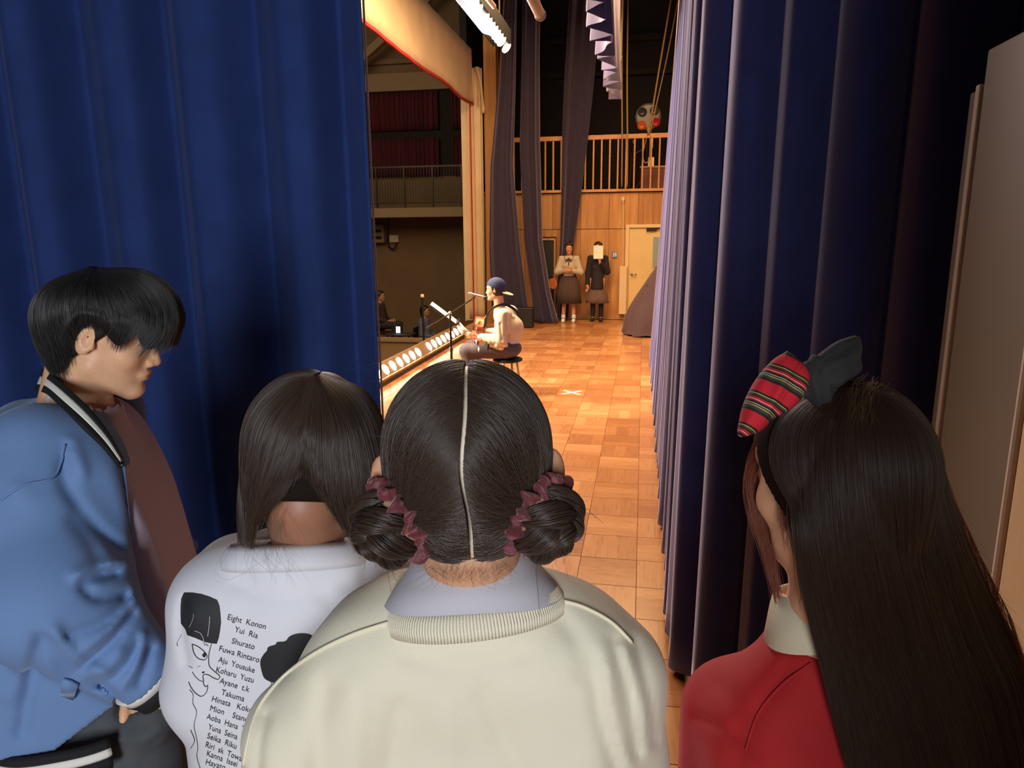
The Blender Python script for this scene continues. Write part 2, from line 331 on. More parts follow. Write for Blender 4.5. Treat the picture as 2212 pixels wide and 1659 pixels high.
# hall beyond the proscenium
HY = 19.
struct(MB().box(-16, -3.7, HY, HY + .2, -1.1, 8).build('wall_hall', 'hall_wall'), 'dim brown side wall of the hall beyond the stage')
struct(MB().box(-16, -3.62, -2, HY, -1.2, -1.1).build('floor_hall', 'hall_floor'), 'dark hall floor below the stage')
struct(MB().box(-16, -3.7, -2, HY + .2, 7.6, 7.7).build('ceiling_hall', 'hall_dark'), 'dark hall ceiling')
struct(MB().box(-16.2, -16, -2, HY, -1.1, 8).build('wall_hall_end', 'hall_dark'), 'dark far wall of the hall')
struct(MB().box(-3.74, -3.60, 14.9, 19, -1.1, 7.6).build('wall_wing', 'hall_dark'), 'dark wall between stage wing and hall')
struct(MB().box(-12, -3.75, HY - 1.3, HY - 1.15, 2.2, 2.43).box(-12, -3.75, HY - 1.2, HY, 2.2, 2.28).build('trim_3', 'hall_beam'), 'pale concrete edge of the hall balcony')
struct(MB().box(-12, -3.75, HY - .25, HY, 5.42, 5.85).build('trim_4', 'hall_beam'), 'pale beam above the red hall curtains')
struct(MB().box(-12, -3.75, HY - .16, HY, 6.1, 6.22).build('trim_5', 'hall_wall'), 'thin upper beam on the hall wall')
struct(MB().box(-.09, .09, -.09, .09, 0, 4.2, T((-7.4, HY - .8, 5.9), (0, .95, 0))).build('trim_6', 'hall_beam'), 'sloping roof brace under the hall ceiling')
struct(MB().box(-7.9, -3.66, 13.4, 13.5, -1.1, -.32).box(-7.9, -3.66, 13.36, 13.6, -.32, -.26).build('wall_hall_low', 'hall_beam'), 'low boarded wall in front of the hall seats')
wb = struct(MB().box(-12, -3.75, HY - .06, HY - .01, 3.3, 5.42).build('window_1', 'hall_dark'), 'dark window band behind the red hall curtains')
for x0, x1 in ((-9.6, -7.55), (-7.35, -5.35), (-5.0, -4.0)):
    for z0, z1 in ((4.45, 5.4), (3.3, 4.25)):
        c = curtain('window_curtain', [(x0, HY - .14), ((x0 + x1) / 2, HY - .15), (x1, HY - .14)], z0, z1, lambda s, t: .035 * np.sin(s * 52 + 2 * np.sin(s * 5)) , 'red_curtain', None, nz=4, step=.02, solid=.004)
        tag(c, ('upper ' if z0 > 4 else 'lower ') + {-9.6: 'red hall window curtain, one mostly hidden by blue velvet', -7.35: 'wide dark red curtain on the hall window', -5.0: 'narrow dark red curtain beside the cream proscenium'}[x0], 'curtain', 'red curtains on the hall windows')
rl = thing('balcony_railing', 'dark metal railing along the hall balcony under the red curtains', 'railing', (-7.9, HY - 1.22, 2.43))
MB().box(-4, 4.15, -.02, .02, .98, 1.02).build('top_rail', 'dark_metal', rl); MB().box(-4, 4.15, -.015, .015, .1, .13).build('bottom_rail', 'dark_metal', rl)
for i in range(12): MB().box(-.02, .02, -.02, .02, 0, .98).build('post', 'dark_metal', rl, loc=(-4 + i * .74, 0, 0))
b = MB()
for i in range(110): b.box(-4 + i * .074 - .005, -4 + i * .074 + .005, -.005, .005, .12, .98)
stuff(b.build('railing_bars', 'dark_metal', rl))
ac = thing('wall_heater', 'boxy grey wall unit high on the dim hall wall', 'heater', (-7.25, HY - .16, 1.75))
MB().bevbox(-.3, .3, -.1, .15, -.2, .3, .03).build('case', 'hall_beam', ac); MB().box(-.24, .24, -.115, -.1, -.1, -.02).box(-.24, .24, -.115, -.1, .08, .16).build('vent', 'hall_dark', ac)
jb = thing('junction_box', 'small pale junction box with looped cable on hall wall', 'electrical box', (-6.72, HY - .05, 1.66))
MB().bevbox(-.13, .13, -.06, .045, -.1, .1, .015).build('case', 'socket', jb)
MB().tube(catmull([(-.12, -.02, .75), (-.17, -.03, .1), (-.17, -.05, -.12), (-.12, -.07, -.24), (.02, -.07, -.26), (.08, -.06, -.1)], 24), .022, 6).build('cable', 'black', jb, smooth=True)
MB().tube([(-.20, .02, .8), (-.20, .02, .02)], .02, 6).build('conduit', 'hall_beam', jb)

# proscenium cloths in cream with red tape
pc = thing('proscenium_valance', 'long cream valance with red tape hem over the stage front', 'valance', (-3.4, 9, 4.28))
PY = np.linspace(3.0, 14.47, 150)
A = np.array([[(-3.4 + .012 * math.sin(y * 3.1) * (1 - t) + .004 * math.sin(y * 11), y, 4.28 + .02 * math.sin(y * 2.2) * (1 - t) + t * 1.0) for y in PY] for t in np.linspace(0, 1, 6)]) - np.array([-3.4, 9, 4.28])
MB().grid(A).build('cloth', 'cream_cloth', pc, smooth=True, solid=.02)
A2 = np.array([[A[0, i] + np.array([.012, 0, dz]) for i in range(len(PY))] for dz in (-.03, .012)])
MB().grid(A2).build('hem_tape', 'red_trim', pc, solid=.03)
pl = thing('proscenium_curtain', 'tall cream curtain with a red edge beside the far stage opening', 'curtain', (-3.4, 14.5, 0))
curtain('cloth', [(-.17, .06), (0, .0), (.13, -.03), (.17, .06)], .02, 4.95, lambda s, t: .02 * np.sin(s * 60 + t), 'cream_cloth', pl, nz=20, step=.006, solid=.008)
MB().box(-.062, -.04, -.055, -.02, .0, 4.4).build('red_edge', 'red_trim', pl)
MB().tube(catmull([(.1, -.06, 4.95), (.17, -.06, 4.7), (.2, -.05, 4.4), (.23, -.05, 4.1)], 14), [.03, .03, .03, .03, .03, .03, .028, .028, .026, .025, .025, .03, .035, .02], 8).build('cord_tassel', 'cream_cloth', pl, smooth=True)
struct(MB().box(-3.66, -3.5, 14.55, 14.75, -.3, 4.4).build('column_proscenium', 'cream_cloth'), 'cream edge of the far proscenium column')
# ------------------------------------------------------------------ velvet curtains
lc = thing('stage_curtain', 'tall royal blue velvet curtain hanging behind the youth in the varsity jacket', 'curtain', (0, 0, 0))
def lfold(s, t):
    k = 2 * PI / .27
    w = s * k + 1.1 * wob(s, 5., 3)
    return .17 * (np.sqrt(np.sin(w / 2) ** 2 + .01) - .5) * (.85 + .2 * (1 - t)) + .03 * wob(s, 3.5, 8) + .005 * np.sin(w * 3 + t * 4)
curtain('cloth', [(-3.3, 1.55), (-2.6, 1.93), (-1.9, 2.18), (-1.3, 2.33), (-.93, 2.42)], .03, 6.2, lfold, 'velvet_left', lc, nz=30, step=.010, solid=.006)
MB().tube([(-.932, 2.418, .03), (-.93, 2.42, 3), (-.93, 2.42, 6.2)], .004, 6).build('selvedge', 'cream_cloth', lc)

rc = thing('stage_curtain', 'long violet blue velvet curtain running down the stage and bunched behind the plaid bow', 'curtain', (0, 0, 0))
RPATH = [(.17, 10.6), (.18, 9.), (.19, 7.), (.20, 5.), (.20, 3.6), (.205, 2.78), (.30, 2.5), (.42, 2.40), (.56, 2.31), (.72, 2.22), (.95, 2.08), (1.5, 1.85)]
def rfold(s, t):
    near = np.clip((s - 7.75) / .35, 0, 1)
    lam = .21 * (1 - near) + .21 * near
    ph = np.cumsum(np.r_[0, np.diff(s)] * PI / lam) + .55 * wob(s, 4., 5)
    a = np.abs(np.sin(ph)) ** .75
    amp = (.085 * (1 - near) + .12 * near) * (1.05 - .3 * t) * (1 + .28 * wob(s, 6., 11))
    return -amp * (a - .5) * -1. + .012 * np.sin(ph * 3.1 + t * 3) * (1 - near * .5)
def rlean(s, t):
    far = np.clip(1 - s / 8., 0, 1)
    return np.column_stack([(t ** .9) * (.26 * far + .05), np.zeros(len(s))])
curtain('cloth', RPATH, .025, 6.2, rfold, 'velvet', rc, nz=34, step=.008, solid=.006, lean=rlean)

def leg(name, label, prof, Y, folds, amp, mm='velvet_grey', seed=1):
    """gathered leg curtain: prof = [(z, x_left, x_right)]"""
    t = thing(name, label, 'curtain', (0, Y, 0), group='gathered leg curtains at the far side of the stage')
    pz = [p[0] for p in prof]; rows = []; u = np.linspace(0, 1, folds * 12 + 1)
    for z in np.linspace(pz[0], pz[-1], 40):
        a = np.interp(z, pz, [p[1] for p in prof]); b = np.interp(z, pz, [p[2] for p in prof])
        ph = u * 2 * PI * folds + .8 * wob(u * 3, 2., seed)
        rows.append(np.column_stack([a + (b - a) * (u + .012 * np.sin(ph * 2)), amp * np.sin(ph) * (.5 + .6 * (b - a)) + .05 * wob(u, 5., seed + 1), np.full(len(u), z)]))
    MB().grid(np.array(rows)).build('cloth', mm, t, smooth=True, solid=.006); return t
leg('leg_curtain', 'grey violet leg curtain flaring down beside the cream column', [(.30, -2.92, -2.16), (1.5, -2.95, -2.32), (3.0, -2.9, -2.45), (4.3, -2.75, -2.4), (6.2, -2.6, -2.35)], 13.7, 4, .03, seed=3)
leg('leg_curtain', 'lavender edged leg curtain reaching the floor behind the performer', [(.03, -2.1, -1.62), (.6, -2.16, -1.78), (1.6, -2.3, -1.94), (3.4, -2.38, -1.99), (5.0, -2.33, -2.0), (6.2, -2.3, -1.98)], 14.0, 3, .04, seed=6)
leg('leg_curtain', 'dark leg curtain tied back above the girl in the pale blouse', [(.03, -1.72, -1.5), (.9, -1.72, -1.46), (1.5, -1.68, -1.40), (2.4, -1.66, -1.28), (3.6, -1.65, -1.14), (4.6, -1.62, -1.04), (6.2, -1.52, -.92)], 14.72, 3, .03, seed=9)
bx = thing('floor_box', 'dark box on the floor at the foot of the grey leg curtain', 'box', (-2.3, 13.45, 0))
MB().bevbox(-.3, .26, -.12, .12, .005, .36, .012).build('body', 'black', bx); MB().bevbox(-.31, .27, -.13, .13, .36, .385, .008).build('lid', 'dark_metal', bx)

# pleated border curtain overhead
bc = thing('border_curtain', 'pleated purple border curtain hanging over the stage', 'curtain', (-.5, 9, 3.8))
ys = np.linspace(-4.2, 2.95, 420); rows = []
for z, t in ((0., 1.), (.05, 1.), (.12, .95), (.4, .8), (1., .5), (2.9, .25)):
    ph = ys / .5 * 2 * PI
    saw = np.abs(((ph / (2 * PI) * 1. + .12 * np.sin(ys * 7)) % 1) * 2 - 1)
    rows.append(np.column_stack([.11 * t * (saw * 2 - 1) + .02 * np.sin(ys * 17) * t, ys, z + .02 * np.sin(ys * 9) + 0 * ys]))
MB().grid(np.array(rows)).build('cloth', 'border_cloth', bc, solid=.008)
MB().tube([(0, -4.2, 2.9), (0, 3.0, 2.9)], .03, 8).build('hanging_pipe', 'dark_metal', bc)

# ------------------------------------------------------------------ lights of the stage
bt = thing('light_batten', 'overhead batten of bright lamps above the stage front', 'stage light', (-2.0, 9.2, 4.32))
MB().bevbox(-.16, .10, -2.2, 1.32, .02, .24, .02).build('housing', 'black', bt)
disc = MB().lathe([(.0, .0), (.055, .006), (.076, -.004), (.076, -.012), (0, -.012)], 18)
dme = None
dirn = Vector((.72, -.25, -.65))
for i, y in enumerate([-1.95 + .178 * k for k in range(19) if k != 9 and k != 17]):
    if dme is None:
        o = disc.build('lamp', 'lamp_glow', bt, smooth=True); dme = o.data
    else:
        o = bpy.data.objects.new('lamp', dme); COL.objects.link(o); o.parent = bt
    o.matrix_local = aim((.05, y, -.02), dirn)
MB().tube([(0, -1.8, .24), (0, -1.8, 2.6)], .012, 6).build('hanger', 'dark_metal', bt); MB().tube([(0, 1.0, .24), (0, 1.0, 2.6)], .012, 6).build('hanger', 'dark_metal', bt)

ft = thing('footlight_strip', 'long floor strip of glowing round footlights along the stage front', 'stage light', (-3.06, 9.7, 0))
def prism(mb, prof, y0, y1):
    n = len(prof); v = [(x, y0, z) for x, z in prof] + [(x, y1, z) for x, z in prof]
    return mb.add(v, [tuple(range(n)), tuple(range(2 * n - 1, n - 1, -1))] + [(i, i + n, (i + 1) % n + n, (i + 1) % n) for i in range(n)])
L0, L1 = -1.95, 2.2
prism(MB(), [(.03, .075), (-.07, .235), (-.10, .235), (-.22, .07), (-.22, .06), (.03, .06)], L0, L1).build('housing', 'lamp_house', ft, bevel=.004)
prism(MB(), [(.05, .0), (.05, .06), (-.22, .06), (-.22, .0)], L0 + .02, L1).build('base', 'lamp_under', ft)
prism(MB(), [(.06, .06), (.06, .085), (.03, .085), (.03, .06)], L0, L1).build('front_lip', 'lamp_house', ft)
prism(MB(), [(.03, .03), (-.07, .25), (-.10, .25), (-.25, .04), (-.25, .03)], L0 - .03, L0 - .001).build('end_plate', 'cream_frame', ft, bevel=.004)
fdisc = MB().lathe([(0, .012), (.045, .008), (.066, .0), (.066, -.012), (0, -.012)], 20); fme = None
for k in range(16):
    if k in (7, ): continue
    y = L0 + .14 + k * .262
    if fme is None: o = fdisc.build('lamp', 'lamp_glow', ft, smooth=True); fme = o.data
    else: o = bpy.data.objects.new('lamp', fme); COL.objects.link(o); o.parent = ft
    o.matrix_local = aim((-.012, y, .155), (.86, -.12, .5))
MB().tube(catmull([(.0, L0 - .02, .05), (.03, L0 - .14, .03), (.12, L0 - .2, .012), (.05, L0 - .34, .012), (-.12, L0 - .3, .012), (-.16, L0 - .5, .012), (-.4, L0 - .7, .012)], 40), .011, 7).build('cable', 'black', ft, smooth=True)
MB().tube([(.02, L0 - .1, .035), (.06, L0 - .2, .025)], .02, 8).build('plug', 'socket', ft)

pp = thing('overhead_pipe', 'pale pipe with a rounded end hanging under the dark ceiling', 'pipe', (-1.0, 7.1, 3.75))
MB().tube([(0, -3.4, 0), (0, -.06, 0)], .05, 14).build('tube', 'lamp_house', pp, smooth=True)
MB().lathe([(.052, -.05), (.056, 0), (.05, .04), (.028, .065), (0, .072)], 14, aim((0, -.05, 0), (0, 1, 0))).build('end_cap', 'beige_board', pp, smooth=True)
MB().tube([(0, -2.2, .04), (0, -2.2, 3.2)], .008, 6).build('hanger', 'dark_metal', pp)
p2 = tag(MB().tube([(-1.75, 6.2, 4.2), (-1.75, 8.6, 4.3)], .03, 10).build('overhead_rod', 'lamp_house', smooth=True), 'thin dim rod beside the overhead lamp batten', 'pipe')

# ------------------------------------------------------------------ gallery railing, ropes, spotlight
gr = thing('gallery_railing', 'orange wooden gallery railing with upright balusters above the veneer wall', 'railing', (0, WY - .03, 2.63))
MB().bevbox(-3.1, 3.0, -.03, .03, .955, 1.045, .008).build('handrail', 'rail_wood', gr)
bme = None
for i in range(37):
    if bme is None: o = MB().bevbox(-.016, .016, -.016, .016, 0, .956, .004).build('baluster', 'rail_wood', gr); bme = o.data
    else: o = bpy.data.objects.new('baluster', bme); COL.objects.link(o); o.parent = gr
    o.location = (-2.98 + i * .162, 0, 0)
def rope(label, pts, r=.012, m='rope', knot=None, group='ropes hanging by the gallery'):
    t = thing('rope', label, 'rope', pts[0], group=None)
    P = np.array(pts, float) - np.array(pts[0])
    MB().tube(catmull(P, 30), r, 8).build('strand', m, t, smooth=True)
    if knot is not None:
        k = Vector(np.array(knot) - np.array(pts[0])); MB().lathe([(0, -.07), (.03, -.05), (.022, -.02), (.04, .0), (.032, .03), (.02, .05), (0, .055)], 10, Matrix.Translation(k)).build('knot', m, t, smooth=True)
    return t
rope('left one of two upright ropes crossing the gallery railing', [(-.53, 14.6, 6.9), (-.50, 14.6, 4.8), (-.47, 14.7, 3.6), (-.46, 14.8, 2.66)], .015)
rope('right one of two upright ropes crossing the gallery railing', [(-.42, 14.55, 6.9), (-.40, 14.55, 4.8), (-.36, 14.6, 3.4), (-.35, 14.75, 2.65)], .015)
rope('slanting rope tied to the gallery railing below the spotlight', [(.46, 14.6, 6.6), (.24, 14.7, 5.1), (.06, 14.86, 3.85), (.03, 14.84, 3.70)], .017, knot=(.035, 14.85, 3.72))
rope('thinner slanting rope just behind the tied slanting rope', [(.60, 14.72, 6.6), (.35, 14.8, 5.1), (.1, 14.88, 3.85), (.06, 15.0, 3.55)], .012)
rope('short pale rope end with a knot under the ceiling', [(-.57, 14.6, 6.9), (-.57, 14.6, 6.2), (-.60, 14.6, 5.5)], .02, 'white_rope', knot=(-.60, 14.6, 5.45))
rope('longer pale rope end with a knot hanging lower under the ceiling', [(-.51, 14.5, 6.9), (-.51, 14.5, 6.0), (-.53, 14.5, 5.05)], .024, 'white_rope', knot=(-.53, 14.5, 5.0))
rope('loop of thin cord drooping from the gallery railing', [(.02, 14.9, 3.68), (-.06, 14.86, 3.3), (-.02, 14.86, 3.12), (.06, 14.86, 3.2), (.07, 14.9, 3.66)], .010)
rope('pair of thin pull cords down the veneer wall to the cream guard', [(-.43, 14.9, 2.42), (-.415, 14.9, 1.9), (-.40, 14.86, 1.1)], .010, 'white_rope', knot=(-.43, 14.9, 2.42))
gd = thing('rope_guard', 'slim cream wall box guarding the pull cords beside the door', 'guard', (-.39, WY - .10, .12))
MB().bevbox(-.075, .075, -.045, .10, 0, .98, .008).build('box', 'cream_frame', gd); MB().box(-.012, .012, -.052, -.044, .35, .72).build('slot', 'socket', gd)
wh = thing('stage_spotlight', 'gallery spotlight with a clear colour wheel of orange and red gels', 'spotlight', (.02, 15.55, 4.0))
MB().lathe([(.20, -.008), (.255, -.01), (.26, 0), (.255, .01), (.20, .008)], 32, aim((0, 0, .08), (0, -1, 0))).build('wheel_rim', mat('clear_wheel', sRGB(100, 97, 92), .3), wh, smooth=True)
hub = MB()
for k in range(5):
    a = 2 * PI * k / 5 + .3; hub.box(-.025, .025, -.006, .006, 0, .22, T((0, 0, .08), (0, a, 0)))
hub.build('wheel_spokes', 'board_side', wh)
for nm, x, z, c in (('orange_gel', -.125, -.085, (200, 88, 20)), ('red_gel', .155, -.04, (176, 22, 48)), ('dark_gel', -.12, .17, (50, 50, 52)), ('dark_gel', .12, .19, (70, 60, 50))):
    MB().lathe([(0, -.006), (.088, -.006), (.092, 0), (.088, .006), (0, .006)], 22, aim((x, -.02, z), (0, -1, 0))).build(nm, mat(nm, sRGB(*c), .35, emit=None), wh, smooth=True)
MB().lathe([(0, -.02), (.12, -.02), (.14, .1), (.14, .38), (.08, .45), (0, .45)], 18, aim((0, .05, .05), (0, 1, 0))).build('lamp_body', 'dark_metal', wh, smooth=True)
MB().tube([(0, .48, .05), (0, .48, -1.42)], .03, 8).build('stand_pole', 'dark_metal', wh)
MB().tube([(0, .48, -.9), (-.25, .48, -1.42)], .02, 6).build('stand_leg', 'dark_metal', wh); MB().tube([(0, .48, -.9), (.25, .48, -1.42)], .02, 6).build('stand_leg', 'dark_metal', wh)
MB().bevbox(.05, .12, -.1, -.02, -.55, -.25, .01).build('handle_grip', 'chrome', wh)
ct = thing('cord_tag', 'small yellow tag box hanging behind the gallery balusters', 'tag', (.10, 14.99, 3.05)); MB().bevbox(-.06, .06, -.03, .03, 0, .18, .01).build('box', 'cream_frame', ct); MB().tube([(0, 0, .18), (0, -.01, .5), (0, -.045, .58)], .006, 6).build('cord', 'rope', ct)
gb = thing('gallery_chest', 'low reddish wooden chest behind the gallery balusters', 'chest', (.1, 15.7, 2.57))
MB().bevbox(-.2, 1.0, -.2, .2, 0, .5, .01).build('body', mat('chest_wood', sRGB(120, 66, 50), .6), gb); MB().bevbox(-.22, 1.02, -.22, .22, .5, .54, .01).build('lid', 'rail_wood', gb)
gp = thing('folded_stand', 'thin grey folded stand behind the gallery balusters', 'stand', (-.32, 15.4, 2.57))
MB().tube([(0, 0, 0), (.05, 0, .95)], .035, 8).build('leg', 'dark_metal', gp); MB().tube([(.05, 0, .75), (.3, 0, .9)], .02, 6).lathe([(0, -.05), (.05, -.03), (.05, .05), (0, .08)], 10, T((.06, 0, 1.0))).build('arm', 'dark_metal', gp)
sw = thing('wall_sign', 'small blue and white sign on the veneer wall', 'sign', (-.575, WY - .0, 1.33))
MB().bevbox(-.05, .05, -.012, .008, -.065, .065, .004).build('plate', 'blue_sign', sw); MB().box(-.028, -.006, -.015, -.011, -.04, .04).box(.012, .034, -.015, -.011, -.035, .045).build('mark', 'paper', sw)

# covered upright piano / object under a brown cloth by the right curtain
cv = thing('covered_object', 'tall object draped in a brown cloth beside the cream door', 'covered object', (.32, 12.7, 0))
rows = []; q = np.linspace(0, 2 * PI, 145)
for z, a, bb, sx in ((.012, .60, .42, 0.0), (.1, .585, .40, 0), (.35, .55, .37, .01), (.7, .44, .32, .06), (.95, .34, .28, .10), (1.15, .26, .24, .14), (1.27, .19, .18, .16), (1.32, .12, .11, .17), (1.335, .02, .02, .17)):
    w = 1 + .11 * (1.40 - z) * (np.abs(np.sin(q * 7 + 1.5 * np.sin(q * 2) + z * 2.2)) ** .7 - .5) + .045 * np.sin(q * 5 - z * 4)
    rows.append(np.column_stack([sx + a * np.cos(q) * w, bb * np.sin(q) * w, np.full(len(q), z) + .012 * np.sin(q * 9) * (z < .05) + (.0 if z > .05 else .006)]))
rows = [catmull(np.array([r[i] for r in rows]), 40) for i in range(len(q))]
MB().grid(np.array(rows)).build('cover_cloth', 'brown_cloth', cv, smooth=True, solid=.01)
MB().bevbox(-.25, .4, -.2, .2, .0, .9, .03).build('hidden_body', 'black', cv)

# X mark of tape
xm = tag(MB().box(-.14, .14, -.022, .022, .0002, .0016, T((0, 0, 0), (0, 0, .75))).box(-.14, .14, -.022, .022, .0012, .0026, T((0, 0, 0), (0, 0, -.75))).build('tape_mark', 'tape', loc=(-.755, 7.87, .0)), 'white tape cross stuck on the parquet floor', 'tape')

# board on the right, plus an added one standing in for a lit patch
bd = thing('partition_board', 'tall grey beige board with a pale edge strip behind the long haired girl', 'board', (.74, 1.15, 0))
MB().bevbox(-.0, .03, -.85, .71, .005, 2.17, .006).build('face', 'beige_board', bd)
MB().bevbox(-.006, .034, .712, .735, .005, 2.10, .004).build('edge_strip', 'board_edge', bd)
MB().bevbox(.0, .03, .736, .775, .005, 2.09, .004).build('side_rail', 'board_side', bd)
MB().tube([(-.004, .40, 2.12), (-.010, .40, 2.12)], .006, 8).build('screw', 'dark_metal', bd)
b2 = thing('lit_patch_board', 'pale plywood board nearest the long haired girl on her right', 'board', (.648, .95, 0))
MB().bevbox(-.0, .025, -.60, .37, .005, 1.78, .012).build('face', 'lit_patch', b2)
MB().bevbox(-.004, .029, .371, .392, .005, 1.78, .008).build('edge_band', 'board_edge', b2)
# ------------------------------------------------------------------ organic surfaces from distance fields
V3 = lambda *a: np.array(a, float)
def at(u, v, t):
    """world point seen at photo pixel (u, v), t metres deep"""
    return CAM + (_f + _r * (u - 1106) / 1533. - _u * (v - 829.5) / 1533.) * t
def at_y(u, v, Y):
    d = _f + _r * (u - 1106) / 1533. - _u * (v - 829.5) / 1533.; return CAM + d * (Y / d[1])
def smin(a, b, k):
    h = np.clip(.5 + .5 * (b - a) / k, 0, 1); return b * (1 - h) + a * h - k * h * (1 - h)
def smax(a, b, k): return -smin(-a, -b, k)
def ball(P, c, r): return np.linalg.norm(P - c, axis=1) - r
def ell(P, c, r, R=None):
    q = P - np.asarray(c)
    if R is not None: q = q @ R
    r = np.asarray(r, float); k0 = np.linalg.norm(q / r, axis=1); k1 = np.linalg.norm(q / (r * r), axis=1)
    return k0 * (k0 - 1) / np.maximum(k1, 1e-6)
def cap(P, a, b, ra, rb=None):
    a = np.asarray(a, float); b = np.asarray(b, float); rb = ra if rb is None else rb
    ba = b - a; h = np.clip((P - a) @ ba / (ba @ ba), 0, 1)
    return np.linalg.norm(P - a - h[:, None] * ba, axis=1) - (ra + (rb - ra) * h)
def chain(P, pts, rs, k=.02):
    d = None
    for i in range(len(pts) - 1):
        e = cap(P, pts[i], pts[i + 1], rs[i], rs[i + 1]); d = e if d is None else smin(d, e, k)
    return d
def rbox(P, c, h, r, R=None):
    q = P - np.asarray(c)
    if R is not None: q = q @ R
    q = np.abs(q) - np.asarray(h); return np.linalg.norm(np.maximum(q, 0), axis=1) + np.minimum(q.max(1), 0) - r
def crease(P, pts, w):
    """0..1 bump that follows a polyline (a fold in cloth)"""
    d = None
    for i in range(len(pts) - 1):
        e = cap(P, pts[i], pts[i + 1], 0.); d = e if d is None else np.minimum(d, e)
    return np.exp(-(d / w) ** 2)
def fold(P, pts, w):
    """0..1 bump along a polyline of photo pixels, carried through the cloth"""
    q = P - CAM; z = q @ _f; uv = np.stack([1106 + 1533. * (q @ _r) / z, 829.5 - 1533. * (q @ _u) / z], 1); pts = catmull(np.array(pts, float), len(pts) * 3); d = None
    for a, b in zip(pts[:-1], pts[1:]):
        ba = b - a; h = np.clip((uv - a) @ ba / (ba @ ba), 0, 1); e = ((uv - a - h[:, None] * ba) ** 2).sum(1); d = e if d is None else np.minimum(d, e)
    return np.exp(-d / w ** 2)
def hnoise(P, f, seed=0):
    r = np.random.default_rng(seed); a = 0
    for i in range(5):
        w = r.normal(size=3); w *= f * r.uniform(.6, 1.5) / np.linalg.norm(w); a = a + np.sin(P @ w + r.uniform(0, 6.3))
    return a / 5
def surf(f, lo, hi, h):
    """sparse surface nets of the field f inside the box"""
    B = 8; lo = np.asarray(lo, float); hi = np.asarray(hi, float)
    nb = np.maximum(1, np.ceil((hi - lo) / (h * B)).astype(int)); n = nb * B + 1
    cx = [lo[k] + (np.arange(nb[k]) + .5) * B * h for k in range(3)]
    C = np.stack(np.meshgrid(*cx, indexing='ij'), -1).reshape(-1, 3)
    dc = f(C); act = (np.abs(dc) < B * h * .87 * 1.6 + .004).reshape(nb)
    sg = np.where(dc < 0, -1., 1.).reshape(nb).astype(np.float32)
    up = lambda A: np.repeat(np.repeat(np.repeat(A, B, 0), B, 1), B, 2)
    D = np.ones(n, np.float32); D[:-1, :-1, :-1] = up(sg)
    for k in range(3):
        i = [slice(None)] * 3; i[k] = -1; j = [slice(None)] * 3; j[k] = -2; D[tuple(i)] = D[tuple(j)]
    M = np.zeros(n, bool); a = up(act); 
    for dx in (0, 1):
        for dy in (0, 1):
            for dz in (0, 1): M[dx:dx + a.shape[0], dy:dy + a.shape[1], dz:dz + a.shape[2]] |= a
    idx = np.argwhere(M); val = np.empty(len(idx), np.float32)
    for s in range(0, len(idx), 400000): val[s:s + 400000] = f(lo + idx[s:s + 400000] * h)
    D[M] = val
    for k in range(3):      # closed at the box
        for e in (0, -1):
            i = [slice(None)] * 3; i[k] = e; D[tuple(i)] = np.maximum(D[tuple(i)], 1e-3)
    S = D < 0; cn = np.zeros(np.array(n) - 1, np.int8)
    cr = [(x, y, z) for x in (0, 1) for y in (0, 1) for z in (0, 1)]
    for x, y, z in cr: cn += S[x:n[0] - 1 + x, y:n[1] - 1 + y, z:n[2] - 1 + z]
    cells = np.argwhere((cn > 0) & (cn < 8)); N = len(cells)
    vid = -np.ones(np.array(n) - 1, np.int32); vid[tuple(cells.T)] = np.arange(N)
    g = np.stack([D[tuple((cells + c).T)] for c in cr], 1)
    acc = np.zeros((N, 3)); cnt = np.zeros(N)
    for i, a_ in enumerate(cr):
        for j, b_ in enumerate(cr):
            if j <= i or sum(abs(p - q) for p, q in zip(a_, b_)) != 1: continue
            m = (g[:, i] < 0) != (g[:, j] < 0); t = np.where(m, g[:, i] / np.where(m, g[:, i] - g[:, j], 1), 0)
            acc += m[:, None] * (np.array(a_) + t[:, None] * (np.array(b_) - np.array(a_))); cnt += m
    V = lo + (cells + acc / cnt[:, None]) * h
    Fs = []
    for k in range(3):
        u, w = [(1, 2), (2, 0), (0, 1)][k]
        i0 = [slice(None)] * 3; i1 = [slice(None)] * 3; i0[k] = slice(0, -1); i1[k] = slice(1, None)
        x = S[tuple(i0)] != S[tuple(i1)]; e = np.argwhere(x); e = e[(e[:, u] > 0) & (e[:, w] > 0) & (e[:, u] < n[u] - 1) & (e[:, w] < n[w] - 1)]
        du = np.zeros(3, int); du[u] = 1; dw = np.zeros(3, int); dw[w] = 1
        q = np.stack([vid[tuple((e - du - dw).T)], vid[tuple((e - dw).T)], vid[tuple(e.T)], vid[tuple((e - du).T)]], 1)
        ins = S[tuple(e.T)]; q[~ins] = q[~ins][:, ::-1]; Fs.append(q)
    return V, np.concatenate(Fs)
def nmesh(name, V, F, m, parent, colf=None, smooth=True):
    """mesh object from arrays in world coordinates under an unrotated parent"""
    o0 = np.array(wloc(parent)) if parent is not None else np.zeros(3)
    me = bpy.data.meshes.new(name); F = np.asarray(F); V = np.asarray(V)
    me.vertices.add(len(V)); me.vertices.foreach_set('co', (V - o0).astype(np.float32).ravel())
    me.loops.add(F.size); me.loops.foreach_set('vertex_index', F.astype(np.int32).ravel())
    me.polygons.add(len(F)); me.polygons.foreach_set('loop_start', np.arange(0, F.size, F.shape[1], dtype=np.int32)); me.polygons.foreach_set('loop_total', np.full(len(F), F.shape[1], np.int32))
    me.update(calc_edges=True); me.validate()
    if colf is not None:
        c = np.column_stack([colf(V), np.ones(len(V))]).astype(np.float32); at_ = me.color_attributes.new('Col', 'FLOAT_COLOR', 'POINT'); at_.data.foreach_set('color', c.ravel())
    return link(name, me, m, parent, smooth)
